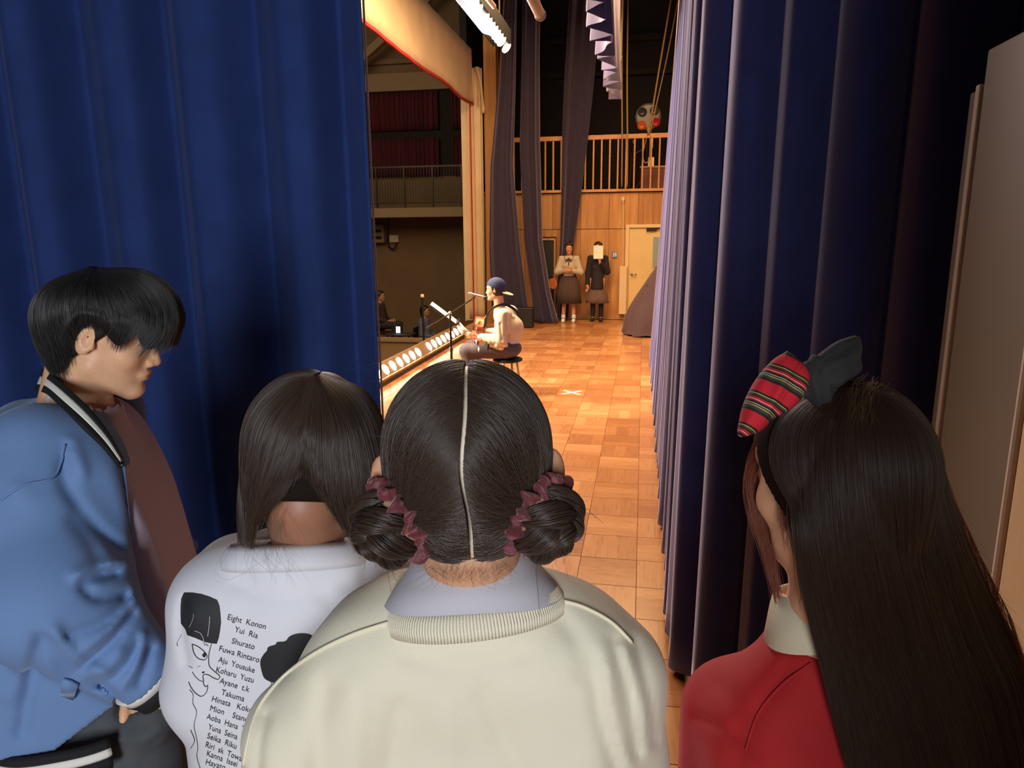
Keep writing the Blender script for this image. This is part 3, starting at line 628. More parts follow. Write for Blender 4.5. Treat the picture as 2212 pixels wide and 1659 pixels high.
def wloc(o):
    l = Vector((0, 0, 0))
    while o is not None: l = l + o.location; o = o.parent
    return l
def sdf_obj(name, f, lo, hi, h, m, parent, colf=None):
    V, F = surf(f, lo, hi, h); return nmesh(name, V, F, m, parent, colf)
def tubes(name, paths, m, parent, n=8, smooth=True):
    b = MB(); o0 = np.array(wloc(parent))
    for pts, r in paths: b.tube(np.asarray(pts) - o0, r, n)
    return b.build(name, m, parent, smooth=smooth)
def hair_curves(name, strands, m, parent, r=.00028, tip=.35):
    """many fine strands, one curves object"""
    o0 = np.array(wloc(parent)); hc = bpy.data.hair_curves.new(name)
    hc.add_curves([len(s) for s in strands]); P = np.concatenate(strands) - o0
    hc.points.foreach_set('position', P.astype(np.float32).ravel())
    R = np.concatenate([np.linspace(1, tip, len(s)) ** .8 * r * random.uniform(.7, 1.3) for s in strands]).astype(np.float32)
    a = hc.attributes.get('radius') or hc.attributes.new('radius', 'FLOAT', 'POINT'); a.data.foreach_set('value', R)
    hc.materials.append(M_[m]); o = bpy.data.objects.new(name, hc); COL.objects.link(o); o.parent = parent; o['kind'] = 'stuff'; return o
def frame(fwd, up=(0, 0, 1), pitch=0., roll=0.):
    """columns forward, left, up; pitch > 0 tips the head down, roll > 0 tips it to its right"""
    f = np.array(fwd, float); f /= np.linalg.norm(f); l = np.cross(up, f); l /= np.linalg.norm(l); u = np.cross(f, l)
    c, s = math.cos(pitch), math.sin(pitch); f, u = f * c - u * s, u * c + f * s
    c, s = math.cos(roll), math.sin(roll); l, u = l * c + u * s, u * c - l * s
    return np.stack([f, l, u], 1)
def head_field(Q, ears=True, jaw=1., nose=1., fine=True):
    """head in its own frame: x to the face, y to its left, z up; origin at ear height"""
    q = Q.copy(); q[:, 1] = np.abs(q[:, 1])
    d = ell(q, (-.012, 0, .036), (.098, .076, .090))
    d = smin(d, ell(q, (.030, 0, -.022), (.060, .057, .078)), .03)
    d = smin(d, cap(q, (-.002, .046, -.052), (.066, .012, -.094), .019 * jaw, .016), .03)
    d = smin(d, ell(q, (.072, 0, -.092), (.020, .020, .016)), .018)
    d = smin(d, ell(q, (.074, .0, .036), (.018, .050, .022)), .02)
    d = smin(d, ell(q, (.054, .042, -.022), (.020, .018, .020)), .02)
    d = smax(d, -ell(q, (.100, .033, .010), (.017, .020, .012)), .012)
    d = smin(d, ell(q, (.0735, .032, .008), (.0135, .016, .0115)), .004)
    d = smin(d, cap(q, (.084, 0, .018), (.101, 0, -.026), .0075 * nose, .0105 * nose), .010)
    d = smin(d, ball(q, V3(.093, .0115, -.031), .0085 * nose), .006)
    d = smin(d, ell(q, (.083, 0, -.056), (.0125, .023, .0125)), .010)
    d = smin(d, ell(q, (.0905, 0, -.0515), (.0085, .019, .0052)), .003)
    d = smin(d, ell(q, (.0885, 0, -.0625), (.0085, .017, .0060)), .003)
    if ears:
        R = np.array(Euler((0, .18, .35)).to_matrix())
        e = ell(q, (-.012, .079, .004), (.018, .0085, .031), R)
        e = smax(e, -ell(q, (-.006, .0905, .008), (.011, .010, .020), R), .004)
        e = smin(e, ell(q, (.0015, .079, -.006), (.005, .005, .008)), .004)
        d = smin(d, e, .008)
    return d
def skin_colour(base, lip, Q, dark=None):
    c = np.tile(np.array(base[:3]), (len(Q), 1)); y = np.abs(Q[:, 1])
    k = np.exp(-((Q[:, 0] - .094) / .012) ** 2 - (y / .017) ** 4 - ((Q[:, 2] + .057) / .0095) ** 4)[:, None]
    c = c * (1 - k) + np.array(lip[:3]) * k
    k = (.35 * np.exp(-((Q[:, 0] - .05) / .03) ** 2 - ((y - .045) / .02) ** 2 - ((Q[:, 2] + .022) / .02) ** 2))[:, None]
    return c * (1 - k) + c * np.array([1.05, .86, .82]) * k
def guides_surface(G, ns=28):
    """guides of (u, v, depth) or world points -> array guides x ns x 3"""
    return np.array([resample_n(catmull(g, 60), ns) for g in G])
def resample_n(P, n):
    d = np.r_[0, np.cumsum(np.linalg.norm(np.diff(P, axis=0), axis=1))]; s = np.linspace(0, d[-1], n)
    return np.stack([np.interp(s, d, P[:, k]) for k in range(3)], 1)
def across(S, a):
    """smooth interpolation between neighbouring guides"""
    n = len(S); out = np.empty((len(a), S.shape[1], 3))
    i = np.clip(a.astype(int), 0, n - 2); t = (a - i)[:, None, None]
    g = lambda k: S[np.clip(k, 0, n - 1)]
    p0, p1, p2, p3 = g(i - 1), g(i), g(i + 1), g(i + 2)
    return .5 * (2 * p1 + (p2 - p0) * t + (2 * p0 - 5 * p1 + 4 * p2 - p3) * t * t + (3 * p1 - p0 - 3 * p2 + p3) * t ** 3)
def hairdo(G, parent, m, ms, n, centre, thick=.010, spread=.006, per=14, wave=.0016, name='hair', r=.00028, ends=.12, seed=1, clump=.6, skull=None, under=None):
    """hair laid over guide curves: a closed under-layer mesh plus loose strands on it"""
    rg = np.random.default_rng(seed); S = guides_surface(G); ng = len(S); c = np.asarray(centre, float)
    A = across(S, np.linspace(0, ng - 1 - 1e-6, (ng - 1) * per + 1))
    lock = np.sin(np.linspace(0, ng - 1, len(A)) * 9 + 1)[:, None, None] * .5 + np.sin(np.linspace(0, ng - 1, len(A)) * 23)[:, None, None] * .4
    s = np.linspace(0, 1, A.shape[1])[None, :, None]
    out = A - c; out /= np.linalg.norm(out, axis=2)[..., None]
    A = A + out * lock * .0016 * clump * s
    if skull is not None: A = push_out(skull, A, .007)
    inner = A - out * thick * (.25 + .75 * np.sin(np.clip(s * 1.4, 0, 1) * PI / 2)) * (1 - .75 * s ** 6)
    Z = np.concatenate([A, inner[:, ::-1]], 1)
    o0 = np.array(wloc(parent)); b = MB().grid(Z - o0, wrap=True); k = Z.shape[1]; na = len(Z)
    b.f.append(tuple(range(k))); b.f.append(tuple(range((na - 1) * k + k - 1, (na - 1) * k - 1, -1)))
    h = b.build(name if under is None else name + '_length', m, parent if under is None else under, smooth=True)
    top = h if under is None else under
    a = rg.uniform(0, ng - 1 - 1e-6, n); P = across(S, a)
    lk = np.sin(a * 9 + 1)[:, None, None] * .5 + np.sin(a * 23)[:, None, None] * .4
    o = P - c; o /= np.linalg.norm(o, axis=2)[..., None]; sv = np.linspace(0, 1, P.shape[1])[None, :, None]
    off = rg.uniform(.0004, 1, n)[:, None, None] ** 2.2 * spread * (.35 + .65 * sv) + .0004
    if skull is not None: P = push_out(skull, P, .007)
    P = P + o * (off + lk * .0016 * clump * sv)
    tn = np.gradient(P, axis=1); tn /= np.linalg.norm(tn, axis=2)[..., None]; side = np.cross(o, tn)
    P = P + side * (wave * np.sin(sv * rg.uniform(2, 9, n)[:, None, None] + rg.uniform(0, 6.3, n)[:, None, None]) * sv + (rg.normal(0, 1, n)[:, None, None] * .0022 + lk * -.003 * clump) * sv ** 2)
    L = []
    for i in range(n):
        e = rg.uniform(-ends, ends * .35); q = P[i]
        if e > 0: q = np.vstack([q, q[-1] + (q[-1] - q[-2]) * e * len(q)])
        else:
            kk = max(4, int(round(len(q) * (1 + e)))); q = q[:kk]
        L.append(q)
    st = hair_curves(name + '_strands', L, ms, top, r)
    return top
def push_out(f, P, off):
    sh = P.shape; q = P.reshape(-1, 3).copy(); e = 1e-3
    for _ in range(3):
        d = f(q); k = d < off
        if not k.any(): break
        w = q[k]; g = np.stack([f(w + np.eye(3)[j] * e) - d[k] for j in range(3)], 1); g /= np.linalg.norm(g, axis=1)[:, None] + 1e-9
        q[k] = w + g * (off - d[k])[:, None]
    return q.reshape(sh)
def skull_field(Q):
    d = ell(Q, (-.014, 0, .034), (.103, .0815, .094)); return smin(d, ell(Q, (-.036, 0, -.045), (.055, .058, .052)), .05)
def hair_cap(name, H, R, S, m, parent, front=.004, nape=-.09, grow=.002):
    def f(P):
        Q = (P - H) @ R / S; d = skull_field(Q) - grow; d = np.maximum(d, Q[:, 0] * .75 - Q[:, 2] * .66 - front); return smax(d, nape - Q[:, 2], .006) * S
    return sdf_obj(name, f, H - .16, H + .16, .0028, m, parent)
def along_surface(f, A, B, off, n=16, its=4):
    """strands from points A to points B that hug the field f at heights off"""
    t = np.linspace(0, 1, n)[None, :, None]; P = A[:, None] * (1 - t) + B[:, None] * t; sh = P.shape; P = P.reshape(-1, 3)
    o = np.broadcast_to(off if np.ndim(off) == 2 else off[:, None], sh[:2]).reshape(-1); e = 1e-3
    for _ in range(its):
        d = f(P); g = np.stack([f(P + np.eye(3)[k] * e) - d for k in range(3)], 1); g /= np.linalg.norm(g, axis=1)[:, None] + 1e-9
        P = P - g * (d - o)[:, None]
    return P.reshape(sh)
def inflated(name, outline, T_, thick, m, parent, n=14, uvscale=1., dent=None):
    """soft stuffed shape from a closed 2D outline (metres) placed by the matrix T_"""
    O = catmull(np.vstack([outline, outline[:1]]), len(outline) * 8)[:-1]; c = O.mean(0); b = MB(); k = len(O); ring = []; uv = []
    for sgn in (1, -1):
        for s in (np.linspace(0.02, 1, n) if sgn > 0 else np.linspace(1, .02, n)[1:]):
            q = c + (O - c) * s; z = sgn * thick * np.sqrt(max(0, 1 - s ** 2.4)) * np.ones(k)
            if dent is not None: z = z + dent(q, s) * sgn
            ring.append(np.column_stack([q, z])); uv.append(q * uvscale)
    A = np.array(ring); W_ = A.reshape(-1, 3) @ np.array(T_)[:3, :3].T + np.array(T_)[:3, 3] - np.array(wloc(parent))
    b.grid(W_.reshape(A.shape), wrap=True); b.f.append(tuple(range(k - 1, -1, -1))); b.f.append(tuple((len(A) - 1) * k + i for i in range(k)))
    o = b.build(name, m, parent, smooth=True); U = np.array(uv).reshape(-1, 2)
    l = o.data.uv_layers.new(name='UVMap')
    for p in o.data.loops: l.data[p.index].uv = U[p.vertex_index]
    return o

SKIN = sRGB(222, 170, 132); SKIN_F = sRGB(214, 160, 124); LIP = sRGB(186, 98, 88)
M_['skin'] = attr_mat('skin', .48, sss=.12, bump=.04, bscale=500.)
def hair_mat(name, c, rough=.38, spec=.5):
    m = mat(name, c, rough, spec=spec); t = m.node_tree
    b = t.nodes['Principled BSDF']; b.inputs['Anisotropic'].default_value = .5
    return m
M_['hair_dark'] = hair_mat('dark_brown_hair', (.014, .009, .0065, 1), .8, .06); M_['strand_dark'] = hair_mat('dark_brown_strands', (.046, .027, .018, 1), .34, .5)
M_['hair_black'] = hair_mat('black_hair', (.006, .0055, .006, 1), .45); M_['strand_black'] = hair_mat('black_strands', (.020, .0175, .0165, 1), .36, .7)
M_['hair_auburn'] = hair_mat('auburn_brown_hair', (.012, .006, .004, 1), .8, .06); M_['strand_auburn'] = hair_mat('auburn_brown_strands', (.028, .013, .007, 1), .4, .32)
M_['strand_red'] = hair_mat('reddish_strands', (.17, .034, .009, 1), .4, .5)
M_['strand_highlight'] = hair_mat('highlight_strands', (.10, .058, .026, 1), .4, .5)  # paler hair colour that imitates a highlight
M_['jacket'] = mat('blue_jacket_jersey', sRGB(104, 134, 180), .85, noise=.05, nscale=6., bump=.22, bscale=650., sheen=.25, sheen_tint=(.7, .8, 1, 1))
M_['white_shirt'] = mat('white_tee', sRGB(216, 216, 222), .85, noise=.03, nscale=5., bump=.15, bscale=700., sheen=.15, sheen_tint=(1, 1, 1, 1))
M_['cream_knit'] = mat('cream_sweatshirt', sRGB(222, 214, 190), .85, noise=.04, nscale=6., bump=.22, bscale=750., sheen=.2, sheen_tint=(1, .97, .9, 1))
M_['cream_rib'] = mat('cream_rib', sRGB(226, 218, 192), .85, bump=.2, bscale=600.)
M_['grey_collar'] = mat('grey_shirt_collar', sRGB(186, 182, 188), .8, bump=.2, bscale=800.)
M_['red_knit'] = mat('red_sweatshirt', sRGB(172, 22, 28), .85, noise=.07, nscale=6., bump=.22, bscale=700., sheen=.2, sheen_tint=(1, .4, .4, 1))
M_['cream_collar'] = mat('cream_shirt_collar', sRGB(214, 202, 172), .8, bump=.15, bscale=800.)
M_['mauve_tee'] = mat('pale_mauve_tee', sRGB(204, 188, 208), .85, bump=.12, bscale=600.)
M_['jeans'] = mat('washed_black_denim', sRGB(74, 78, 82), .85, noise=.28, nscale=14., bump=.3, bscale=700.)
M_['knit_black'] = mat('black_rib', sRGB(18, 18, 22), .85, bump=.3, bscale=500.)
M_['knit_white'] = mat('white_rib', sRGB(232, 228, 218), .85, bump=.3, bscale=500.)
M_['ink'] = mat('black_print', sRGB(34, 34, 38), .7)
M_['organza'] = mat('maroon_organza', sRGB(104, 46, 50), .6, sheen=.6, sheen_tint=(1, .6, .6, 1), alpha=.92, noise=.25, nscale=160., bump=.6, bscale=260.)
M_['elastic'] = mat('tan_elastic', sRGB(150, 116, 90), .8)
M_['gold'] = mat('gold_chain', sRGB(214, 170, 90), .25, metal=1.)
M_['skirt'] = mat('grey_brown_skirt', sRGB(92, 74, 66), .8)
M_['eye_white'] = mat('eye_white', sRGB(235, 228, 222), .2); M_['iris'] = mat('dark_iris', sRGB(30, 20, 14), .15)
# ------------------------------------------------------------------ the four young people in the wings
F0 = V3(-math.sin(_yaw), math.cos(_yaw), 0); R0 = _r0.copy(); UP = V3(0, 0, 1)
def rotz(v, deg): 
    c, s = math.cos(math.radians(deg)), math.sin(math.radians(deg)); return V3(v[0] * c - v[1] * s, v[0] * s + v[1] * c, v[2])
def hand_field(P, w, d, side, k=.006):
    """palm, four unequal bent fingers and a thumb from wrist w along d; side points to the thumb"""
    d = d / np.linalg.norm(d); s = side - d * (side @ d); s /= np.linalg.norm(s); n = np.cross(d, s)
    f = cap(P, w + d * .02 + s * .012, w + d * .075 + s * .02, .017, .014)
    f = smin(f, cap(P, w + d * .02 - s * .012, w + d * .07 - s * .022, .017, .013), .015); f = smin(f, cap(P, w - d * .03, w + d * .03, .023, .019), .02)
    for i, L in enumerate((.068, .078, .072, .056)):
        b = w + d * (.085 - .004 * abs(i - 1)) + s * (.027 - .018 * i)
        m = b + d * L * .5 + n * .010; e = m + d * L * .35 + n * .028
        f = smin(f, chain(P, [b - d * .02, b, m, e], [.0095, .009, .008, .0065], .003), k)
    t0 = w + d * .03 + s * .025; t1 = t0 + s * .025 + d * .03; t2 = t1 + d * .03 + s * .004 + n * .008
    return smin(f, chain(P, [t0, t1, t2], [.012, .0105, .008], .004), .008)
def ringpts(c, ax, r, n, ph=0., e1=None):
    ax = ax / np.linalg.norm(ax); a = np.cross(ax, UP if abs(ax[2]) < .9 else V3(1, 0, 0)) if e1 is None else e1; a /= np.linalg.norm(a); b = np.cross(ax, a)
    q = np.linspace(0, 2 * PI, n, endpoint=False) + ph
    return c + r * (np.cos(q)[:, None] * a + np.sin(q)[:, None] * b)
def sheet(name, rows, m, parent, wrap=False, solid=.003):
    b = MB().grid(np.array(rows) - np.array(wloc(parent)), wrap=wrap); return b.build(name, m, parent, smooth=True, solid=solid)
def lower_body(parent, c, F, names, mats, w=.15, zt=1.0, kind='skirt'):
    """clothing below the picture, down to shoes on the floor"""
    L = np.cross(UP, F); fl_ = lambda x, y, z: V3(c[0], c[1], 0) + F * x + L * y + UP * z
    if kind == 'skirt':
        q = np.linspace(0, 2 * PI, 73); rows = []
        for z, a in ((zt, w * .82), (zt - .12, w * .92), (zt - .3, w * 1.05), (zt - .46, w * 1.18)):
            rr = a * (1 + .05 * np.sin(q * 18) * (zt - z) * 2); rows.append(np.stack([fl_(r * .72 * math.cos(t), r * math.sin(t), z) for r, t in zip(rr, q)]))
        sheet(names[0], rows, mats[0], parent)
        top = zt - .2
    else: top = zt
    def leg(P):
        d = None
        for s in (1, -1):
            e = chain(P, [fl_(0, s * .085, top - .05), fl_(.01, s * .09, .48), fl_(-.01, s * .10, .07)], [.085, .062, .045] if kind == 'skirt' else [.10, .085, .075], .05); d = e if d is None else np.minimum(d, e)
        if kind != 'skirt': d = smin(d, ell(P, fl_(0, 0, top - .1), (w, w, .16)), .08)
        return d
    M0 = fl_(0, 0, 0)
    sdf_obj(names[1], leg, (M0[0] - .35, M0[1] - .35, .05), (M0[0] + .35, M0[1] + .35, top + .12), .012, mats[1], parent)
    for s in (1, -1):
        sdf_obj('shoe', lambda P: np.maximum(smin(cap(P, fl_(-.05, s * .10, .045), fl_(.11, s * .11, .035), .045, .04), cap(P, fl_(-.03, s * .10, .05), fl_(-.02, s * .10, .09), .042), .03), .004 - P[:, 2]), fl_(-.2, s * .1, -.01) - V3(.2, .2, 0), fl_(.2, s * .1, .16) + V3(.2, .2, 0), .009, mats[2], parent)

def scalp(c, Q):
    k = np.clip((Q[:, 2] - Q[:, 0] * .9 + .05) / .03, 0, 1)[:, None] * np.clip((Q[:, 2] + .085) / .03, 0, 1)[:, None] * (np.abs(Q[:, 1]) < .03)[:, None]; return c * (1 - k) + np.array(sRGB(214, 196, 172)[:3]) * k
def neck_cut(P, c, ax, r, z):
    q = P - c; h = q @ ax; return np.maximum(np.linalg.norm(q - h[:, None] * ax, axis=1) - r, z - h)
# ---------------- girl with two braided buns (centre)
def girl_buns():
    t = thing('person', 'girl from behind with two braided buns and a cream sweatshirt over a grey collar', 'person', (-.20, .76, 0))
    H = at(1012, 1013, .775); R = frame(rotz(F0, 2), pitch=.10, roll=-.02); N = at(1022, 1268, .82); B = frame(F0)
    sR = at(1318, 1462, .865); sL = at(652, 1588, .835)
    eR = sR + R0 * .035 + F0 * .03 - UP * .27; eL = sL - R0 * .03 + F0 * .01 - UP * .27
    wR = eR - R0 * .01 + F0 * .02 - UP * .23; wL = eL + R0 * .01 + F0 * .0 - UP * .23
    def head(P):
        Q = (P - H) @ R; d = head_field(Q / V3(1, 1, .90), ears=True) * .92
        q = Q.copy(); q[:, 1] = np.abs(q[:, 1])
        return smin(d, ell(q, (-.018, .090, -.004), (.010, .014, .028)), .008)
    def body(P):
        d = head(P)
        d = smin(d, cap(P, H + R @ V3(-.032, 0, -.05), N - UP * .03, .052, .056), .03)
        d = smin(d, chain(P, [sL, N - UP * .06, sR], [.035, .05, .035], .03), .04)
        d = smin(d, rbox(P, N + F0 * .005 - UP * .32, (.10, .01, .24), .045, np.stack([R0, F0, UP], 1)), .05)
        for s, e, w, sd in ((sR, eR, wR, 1), (sL, eL, wL, -1)):
            d = smin(d, chain(P, [s, e, w], [.038, .032, .024], .02), .02); d = smin(d, hand_field(P, w, w - e, -R0 * sd), .01)
        return d
    hb = H + V3(-.3, -.3, -.85); he = H + V3(.3, .32, .17)
    sdf_obj('body', body, hb, he, .0042, 'skin', t, lambda P: scalp(skin_colour(sRGB(206, 152, 116), LIP, (P - H) @ R), (P - H) @ R))
    # hair cap with the parting cut through it
    def part(Q): return .0021 + .0022 * np.exp(-((Q[:, 2] + .075) / .02) ** 2)
    def pw(Q): return Q[:, 1] - .0036 * np.sin(Q[:, 2] * 24 + 1) - .0012 * np.sin(Q[:, 2] * 67) + .002
    def skull(P):
        Q = (P - H) @ R; q = Q.copy(); d = ell(q, (-.014, 0, .030), (.103, .0825, .086)); d = smin(d, ell(q, (-.036, 0, -.035), (.055, .058, .048)), .05); return d
    def capf(P):
        Q = (P - H) @ R; d = skull(P) - .001
        d = np.maximum(d, Q[:, 0] * .75 - Q[:, 2] * .66 - .004); d = smax(d, -(Q[:, 2] + .072 + .9 * np.abs(np.abs(Q[:, 1]) - .02) * (np.abs(Q[:, 1]) > .02) * -.35 + .006 * np.sin(Q[:, 1] * 150)), .006)
        return smax(d, part(Q) - np.abs(pw(Q)), .002)
    hair = sdf_obj('hair', capf, H + V3(-.14, -.14, -.13), H + V3(.14, .14, .15), .0022, 'hair_dark', t)
    rg = np.random.default_rng(4); W = lambda q: H + np.asarray(q) @ R.T
    cL = at(908, 1086, .728); cR = at(1113, 1078, .728)
    aL = -_r * .74 - _u * .50 - _f * .44; aR = _r * .74 - _u * .46 - _f * .46
    strands = []
    for sgn, c, ax in ((1, cL, aL), (-1, cR, aR)):
        n = 3000; mid = catmull([(.088, 0, .062), (.05, 0, .100), (-.014, 0, .118), (-.075, 0, .096), (-.112, 0, .040), (-.110, 0, -.005), (-.094, 0, -.04), (-.084, 0, -.078)], 200)
        st = mid[(rg.uniform(0, 1, n) * 199).astype(int)] + rg.normal(0, .001, (n, 3))     # along the parting, forehead to nape
        st[:, 1] = sgn * (.0017 + np.abs(rg.normal(0, .0010, n))) + .0036 * np.sin(st[:, 2] * 24 + 1) + .0012 * np.sin(st[:, 2] * 67) - .002
        m = 1500; k = rg.uniform(0, 1, m)                                   # hairline: temple, over the ear, nape
        hl = catmull([(.088, .03, .062), (.062, .066, .04), (.015, .082, .03), (-.02, .082, .01), (-.035, .07, -.03), (-.055, .045, -.070), (-.075, .015, -.080), (-.078, .003, -.084)], 100)
        s2 = hl[(k * 99).astype(int)] * V3(1, sgn, 1) + rg.normal(0, .0035, (m, 3))
        A = W(np.vstack([st, s2])); nn = len(A)
        Bp = c - ax * .012 + ringpts(V3(0, 0, 0), ax, 1., nn, 0)[rg.permutation(nn)] * (rg.uniform(0, 1, nn) ** .5 * .020)[:, None]
        off = (.0012 + rg.uniform(0, 1, nn) ** 2 * .0045)[:, None] * np.sin(np.linspace(.12, .95, 18) * PI)[None] + .0012 + .008 * np.linspace(0, 1, 18)[None] ** 3
        P = along_surface(skull, A, Bp, off, 18); strands += list(P)
    hair_curves('hair_strands', strands, 'strand_dark', hair, .00030)
    # buns: a three strand braid wound into a coil
    for sgn, c, ax, nm in ((1, cL, aL, 'left'), (-1, cR, aR, 'right')):
        ax = ax / np.linalg.norm(ax); e1 = np.cross(ax, UP); e1 /= np.linalg.norm(e1); e2 = np.cross(ax, e1); bc_ = c + ax * .050
        bun = None; cs = []; tt = np.linspace(0, 1, 40)
        def lobe(a0, a1, r0, r1, h0, hm, h1, rad_):
            ang = (a0 + (a1 - a0) * tt) * sgn; rr_ = r0 + (r1 - r0) * tt ** 1.15; hh = h0 * (1 - tt) ** 2 + 2 * hm * tt * (1 - tt) + h1 * tt ** 2
            P = bc_ + rr_[:, None] * (np.cos(ang)[:, None] * e1 + np.sin(ang)[:, None] * e2) + ax[None] * hh[:, None]
            return P, rad_ * (.42 + .58 * np.sin(tt * PI) ** .6)
        lobes = [lobe(i * 2 * PI / 6 - .75, i * 2 * PI / 6 + .75, .0335, .0145, -.020, .016, .004, .0138) for i in range(6)] + [lobe(i * 2 * PI / 3 - .4, i * 2 * PI / 3 + 1.5, .017, .0035, -.002, .026, .010, .0118) for i in range(3)]
        for path, rr in lobes:
            o = tubes('bun' if bun is None else 'braid', [(path, list(rr * .95))], 'hair_dark', t if bun is None else bun, 12)
            bun = bun or o
            tg = np.gradient(path, axis=0); tg /= np.linalg.norm(tg, axis=1)[:, None]
            u1 = np.cross(tg, ax); u1 /= np.linalg.norm(u1, axis=1)[:, None]; u2 = np.cross(tg, u1)
            for q in range(210):
                x = rg.uniform(0, 2 * PI) + rg.uniform(-.5, .5) * tt; i0 = int(rg.uniform(0, 10)); i1 = 40 - int(rg.uniform(0, 8)); sl = slice(i0, i1, 2); rad_ = rr[sl] * (1.0 + rg.uniform(0, .06))
                cs.append(path[sl] + rad_[:, None] * (np.cos(x[sl])[:, None] * u1[sl] + np.sin(x[sl])[:, None] * u2[sl]))
        for q in range(12):       # flyaway ends
            p0 = bc_ + rg.normal(0, 1, 3) * .016; d0 = (p0 - bc_) / np.linalg.norm(p0 - bc_) + rg.normal(0, .5, 3) - UP * .3; L = rg.uniform(.015, .035); s_ = np.linspace(0, 1, 8)[:, None]
            cs.append(p0 + (d0 / np.linalg.norm(d0)) * L * s_ + UP * -.016 * s_ ** 2)
        hair_curves('bun_strands', cs, 'strand_dark', bun, .00030)
        # scrunchie: ruffled ring
        nq, nv = 360, 14; q = np.linspace(0, 2 * PI, nq, endpoint=False); rows = []
        core = ringpts(c + ax * .028, ax, .036, nq, e1=e1); ow = core - (c + ax * .028); ow /= np.linalg.norm(ow, axis=1)[:, None]
        for v in range(nv):
            p = 2 * PI * v / nv; amp = .0092 * (1 + .26 * np.sin(q * 21 + 1.5 * np.sin(q * 4)) + .12 * np.sin(q * 37))
            rows.append(core + ow * (amp * math.cos(p) + .004 * np.sin(q * 13 + p))[:, None] + ax * (amp * math.sin(p) * .85 + .0045 * np.sin(q * 10 + .8 * np.sin(q * 3)))[:, None])
        A = np.array(rows); o0 = np.array(wloc(t)); sc_ = MB().grid(A - o0, wrap=True, wrapv=True).build('scrunchie', 'organza', t, smooth=True)
        tubes('elastic', [(ringpts(c + ax * .033, ax, .030, 41, e1=e1), .0055)], 'elastic', sc_)
    fly = []
    for i in range(150):
        e = rg.uniform(-.1, 3.4); a = rg.uniform(-1, 1); p0 = W(V3(math.cos(e) * .10 * math.cos(a * 1.2) - .014, math.sin(a * 1.2) * .085, math.sin(e) * .096 * math.cos(a * .6) + .034))
        d0 = (p0 - H) / np.linalg.norm(p0 - H) * .5 + rg.normal(0, .5, 3); s_ = np.linspace(0, 1, 9)[:, None]; L = rg.uniform(.02, .06)
        fly.append(p0 + d0 * L * .7 * s_ + rg.normal(0, .010, 3) * s_ ** 2 - UP * .02 * s_ ** 2)
    for i in range(170):          # fine hairs on the nape
        p0 = W(V3(-.085 + rg.normal(0, .006), rg.uniform(-.042, .042), -.076 - rg.uniform(0, .012))); s_ = np.linspace(0, 1, 7)[:, None]
        fly.append(p0 + F0 * (.004 + .012 * s_) + (-UP * rg.uniform(.010, .026) + R0 * rg.normal(0, .010)) * s_ + R0 * rg.normal(0, .006) * s_ ** 2)
    hair_curves('loose_strands', fly, 'strand_dark', hair, .00009)
    # rib neck and shirt collar
    ax = UP * .96 + F0 * .26 + R0 * -.10; ax /= np.linalg.norm(ax); e1 = R0 - ax * (R0 @ ax); e1 /= np.linalg.norm(e1); e2 = np.cross(ax, e1)
    C0 = at(1019, 1238, .805); q = np.linspace(0, 2 * PI, 120, endpoint=False)
    # sweatshirt
    X3 = np.stack([R0, F0, UP], 1)
    def sweat(P):
        d = chain(P, [sL, N - UP * .050 - R0 * .07, N - UP * .050 + R0 * .07, sR], [.058, .052, .052, .056], .04)
        d = smin(d, rbox(P, N + F0 * .006 - UP * .33, (.118, .018, .24), .066, X3), .06)
        d = smin(d, chain(P, [sR, eR, wR], [.058, .066, .05], .03), .035); d = smin(d, chain(P, [sL, eL, wL], [.060, .068, .05], .03), .035)
        pull = [] and [(at(1290, 1350, .80), at(1335, 1500, .79), at(1330, 1680, .80)), (at(1350, 1400, .82), at(1378, 1560, .80), at(1360, 1700, .8)), (at(1240, 1500, .76), at(1290, 1640, .76), at(1300, 1760, .77)), (at(640, 1500, .79), at(600, 1640, .77), at(590, 1760, .78)), (at(720, 1640, .75), at(700, 1760, .75), at(700, 1800, .75)), (at(560, 1560, .82), at(640, 1545, .78), at(720, 1530, .76))]
        for i, c in enumerate(pull): d = d - (.0075 if i < 3 else .006) * crease(P, c, .011)
        d = smin(d, cap(P, N - UP * .10, N - UP * .028, .074, .070), .03)
        for c, a, w in (([(1285, 1430), (1296, 1540), (1335, 1665)], .006, 20), ([(1325, 1385), (1358, 1500), (1376, 1620)], .006, 18), ([(1372, 1395), (1402, 1510), (1412, 1600)], .005, 16), ([(705, 1490), (690, 1580), (688, 1670)], .006, 26), ([(862, 1530), (850, 1600), (846, 1670)], .005, 26), ([(1050, 1500), (1090, 1590), (1130, 1670)], .005, 30), ([(575, 1545), (562, 1600), (556, 1670)], .006, 12), ([(1205, 1330), (1250, 1390), (1262, 1460)], .004, 22), ([(880, 1420), (1000, 1440), (1130, 1415)], .003, 22)): d = d + a * fold(P, c, w)
        for c, a, w in (([(1308, 1440), (1322, 1540), (1356, 1660)], .004, 18), ([(1350, 1400), (1385, 1520), (1395, 1620)], .004, 16), ([(770, 1480), (765, 1670)], .004, 30), ([(960, 1520), (965, 1670)], .004, 34)): d = d - a * fold(P, c, w)
        d = d - .0022 * hnoise(P, 38, 3) - .0012 * hnoise(P, 90, 5)
        d = smax(d, -neck_cut(P, C0, ax, .086, -.029), .008)
        return np.maximum(d, .80 - P[:, 2])
    sw_ = sdf_obj('sweatshirt', sweat, N + V3(-.40, -.30, -.60), N + V3(.40, .40, .06), .0055, 'cream_knit', t)
    bv = bvh(sw_)
    def on(u, v, off=.0012):
        d = Vector(_f + _r * (u - 1106) / 1533. - _u * (v - 829.5) / 1533.).normalized(); h = bv.ray_cast(Vector(CAM), d)
        return np.array(h[0] + h[1] * off) if h[0] is not None else at(u, v, .8)
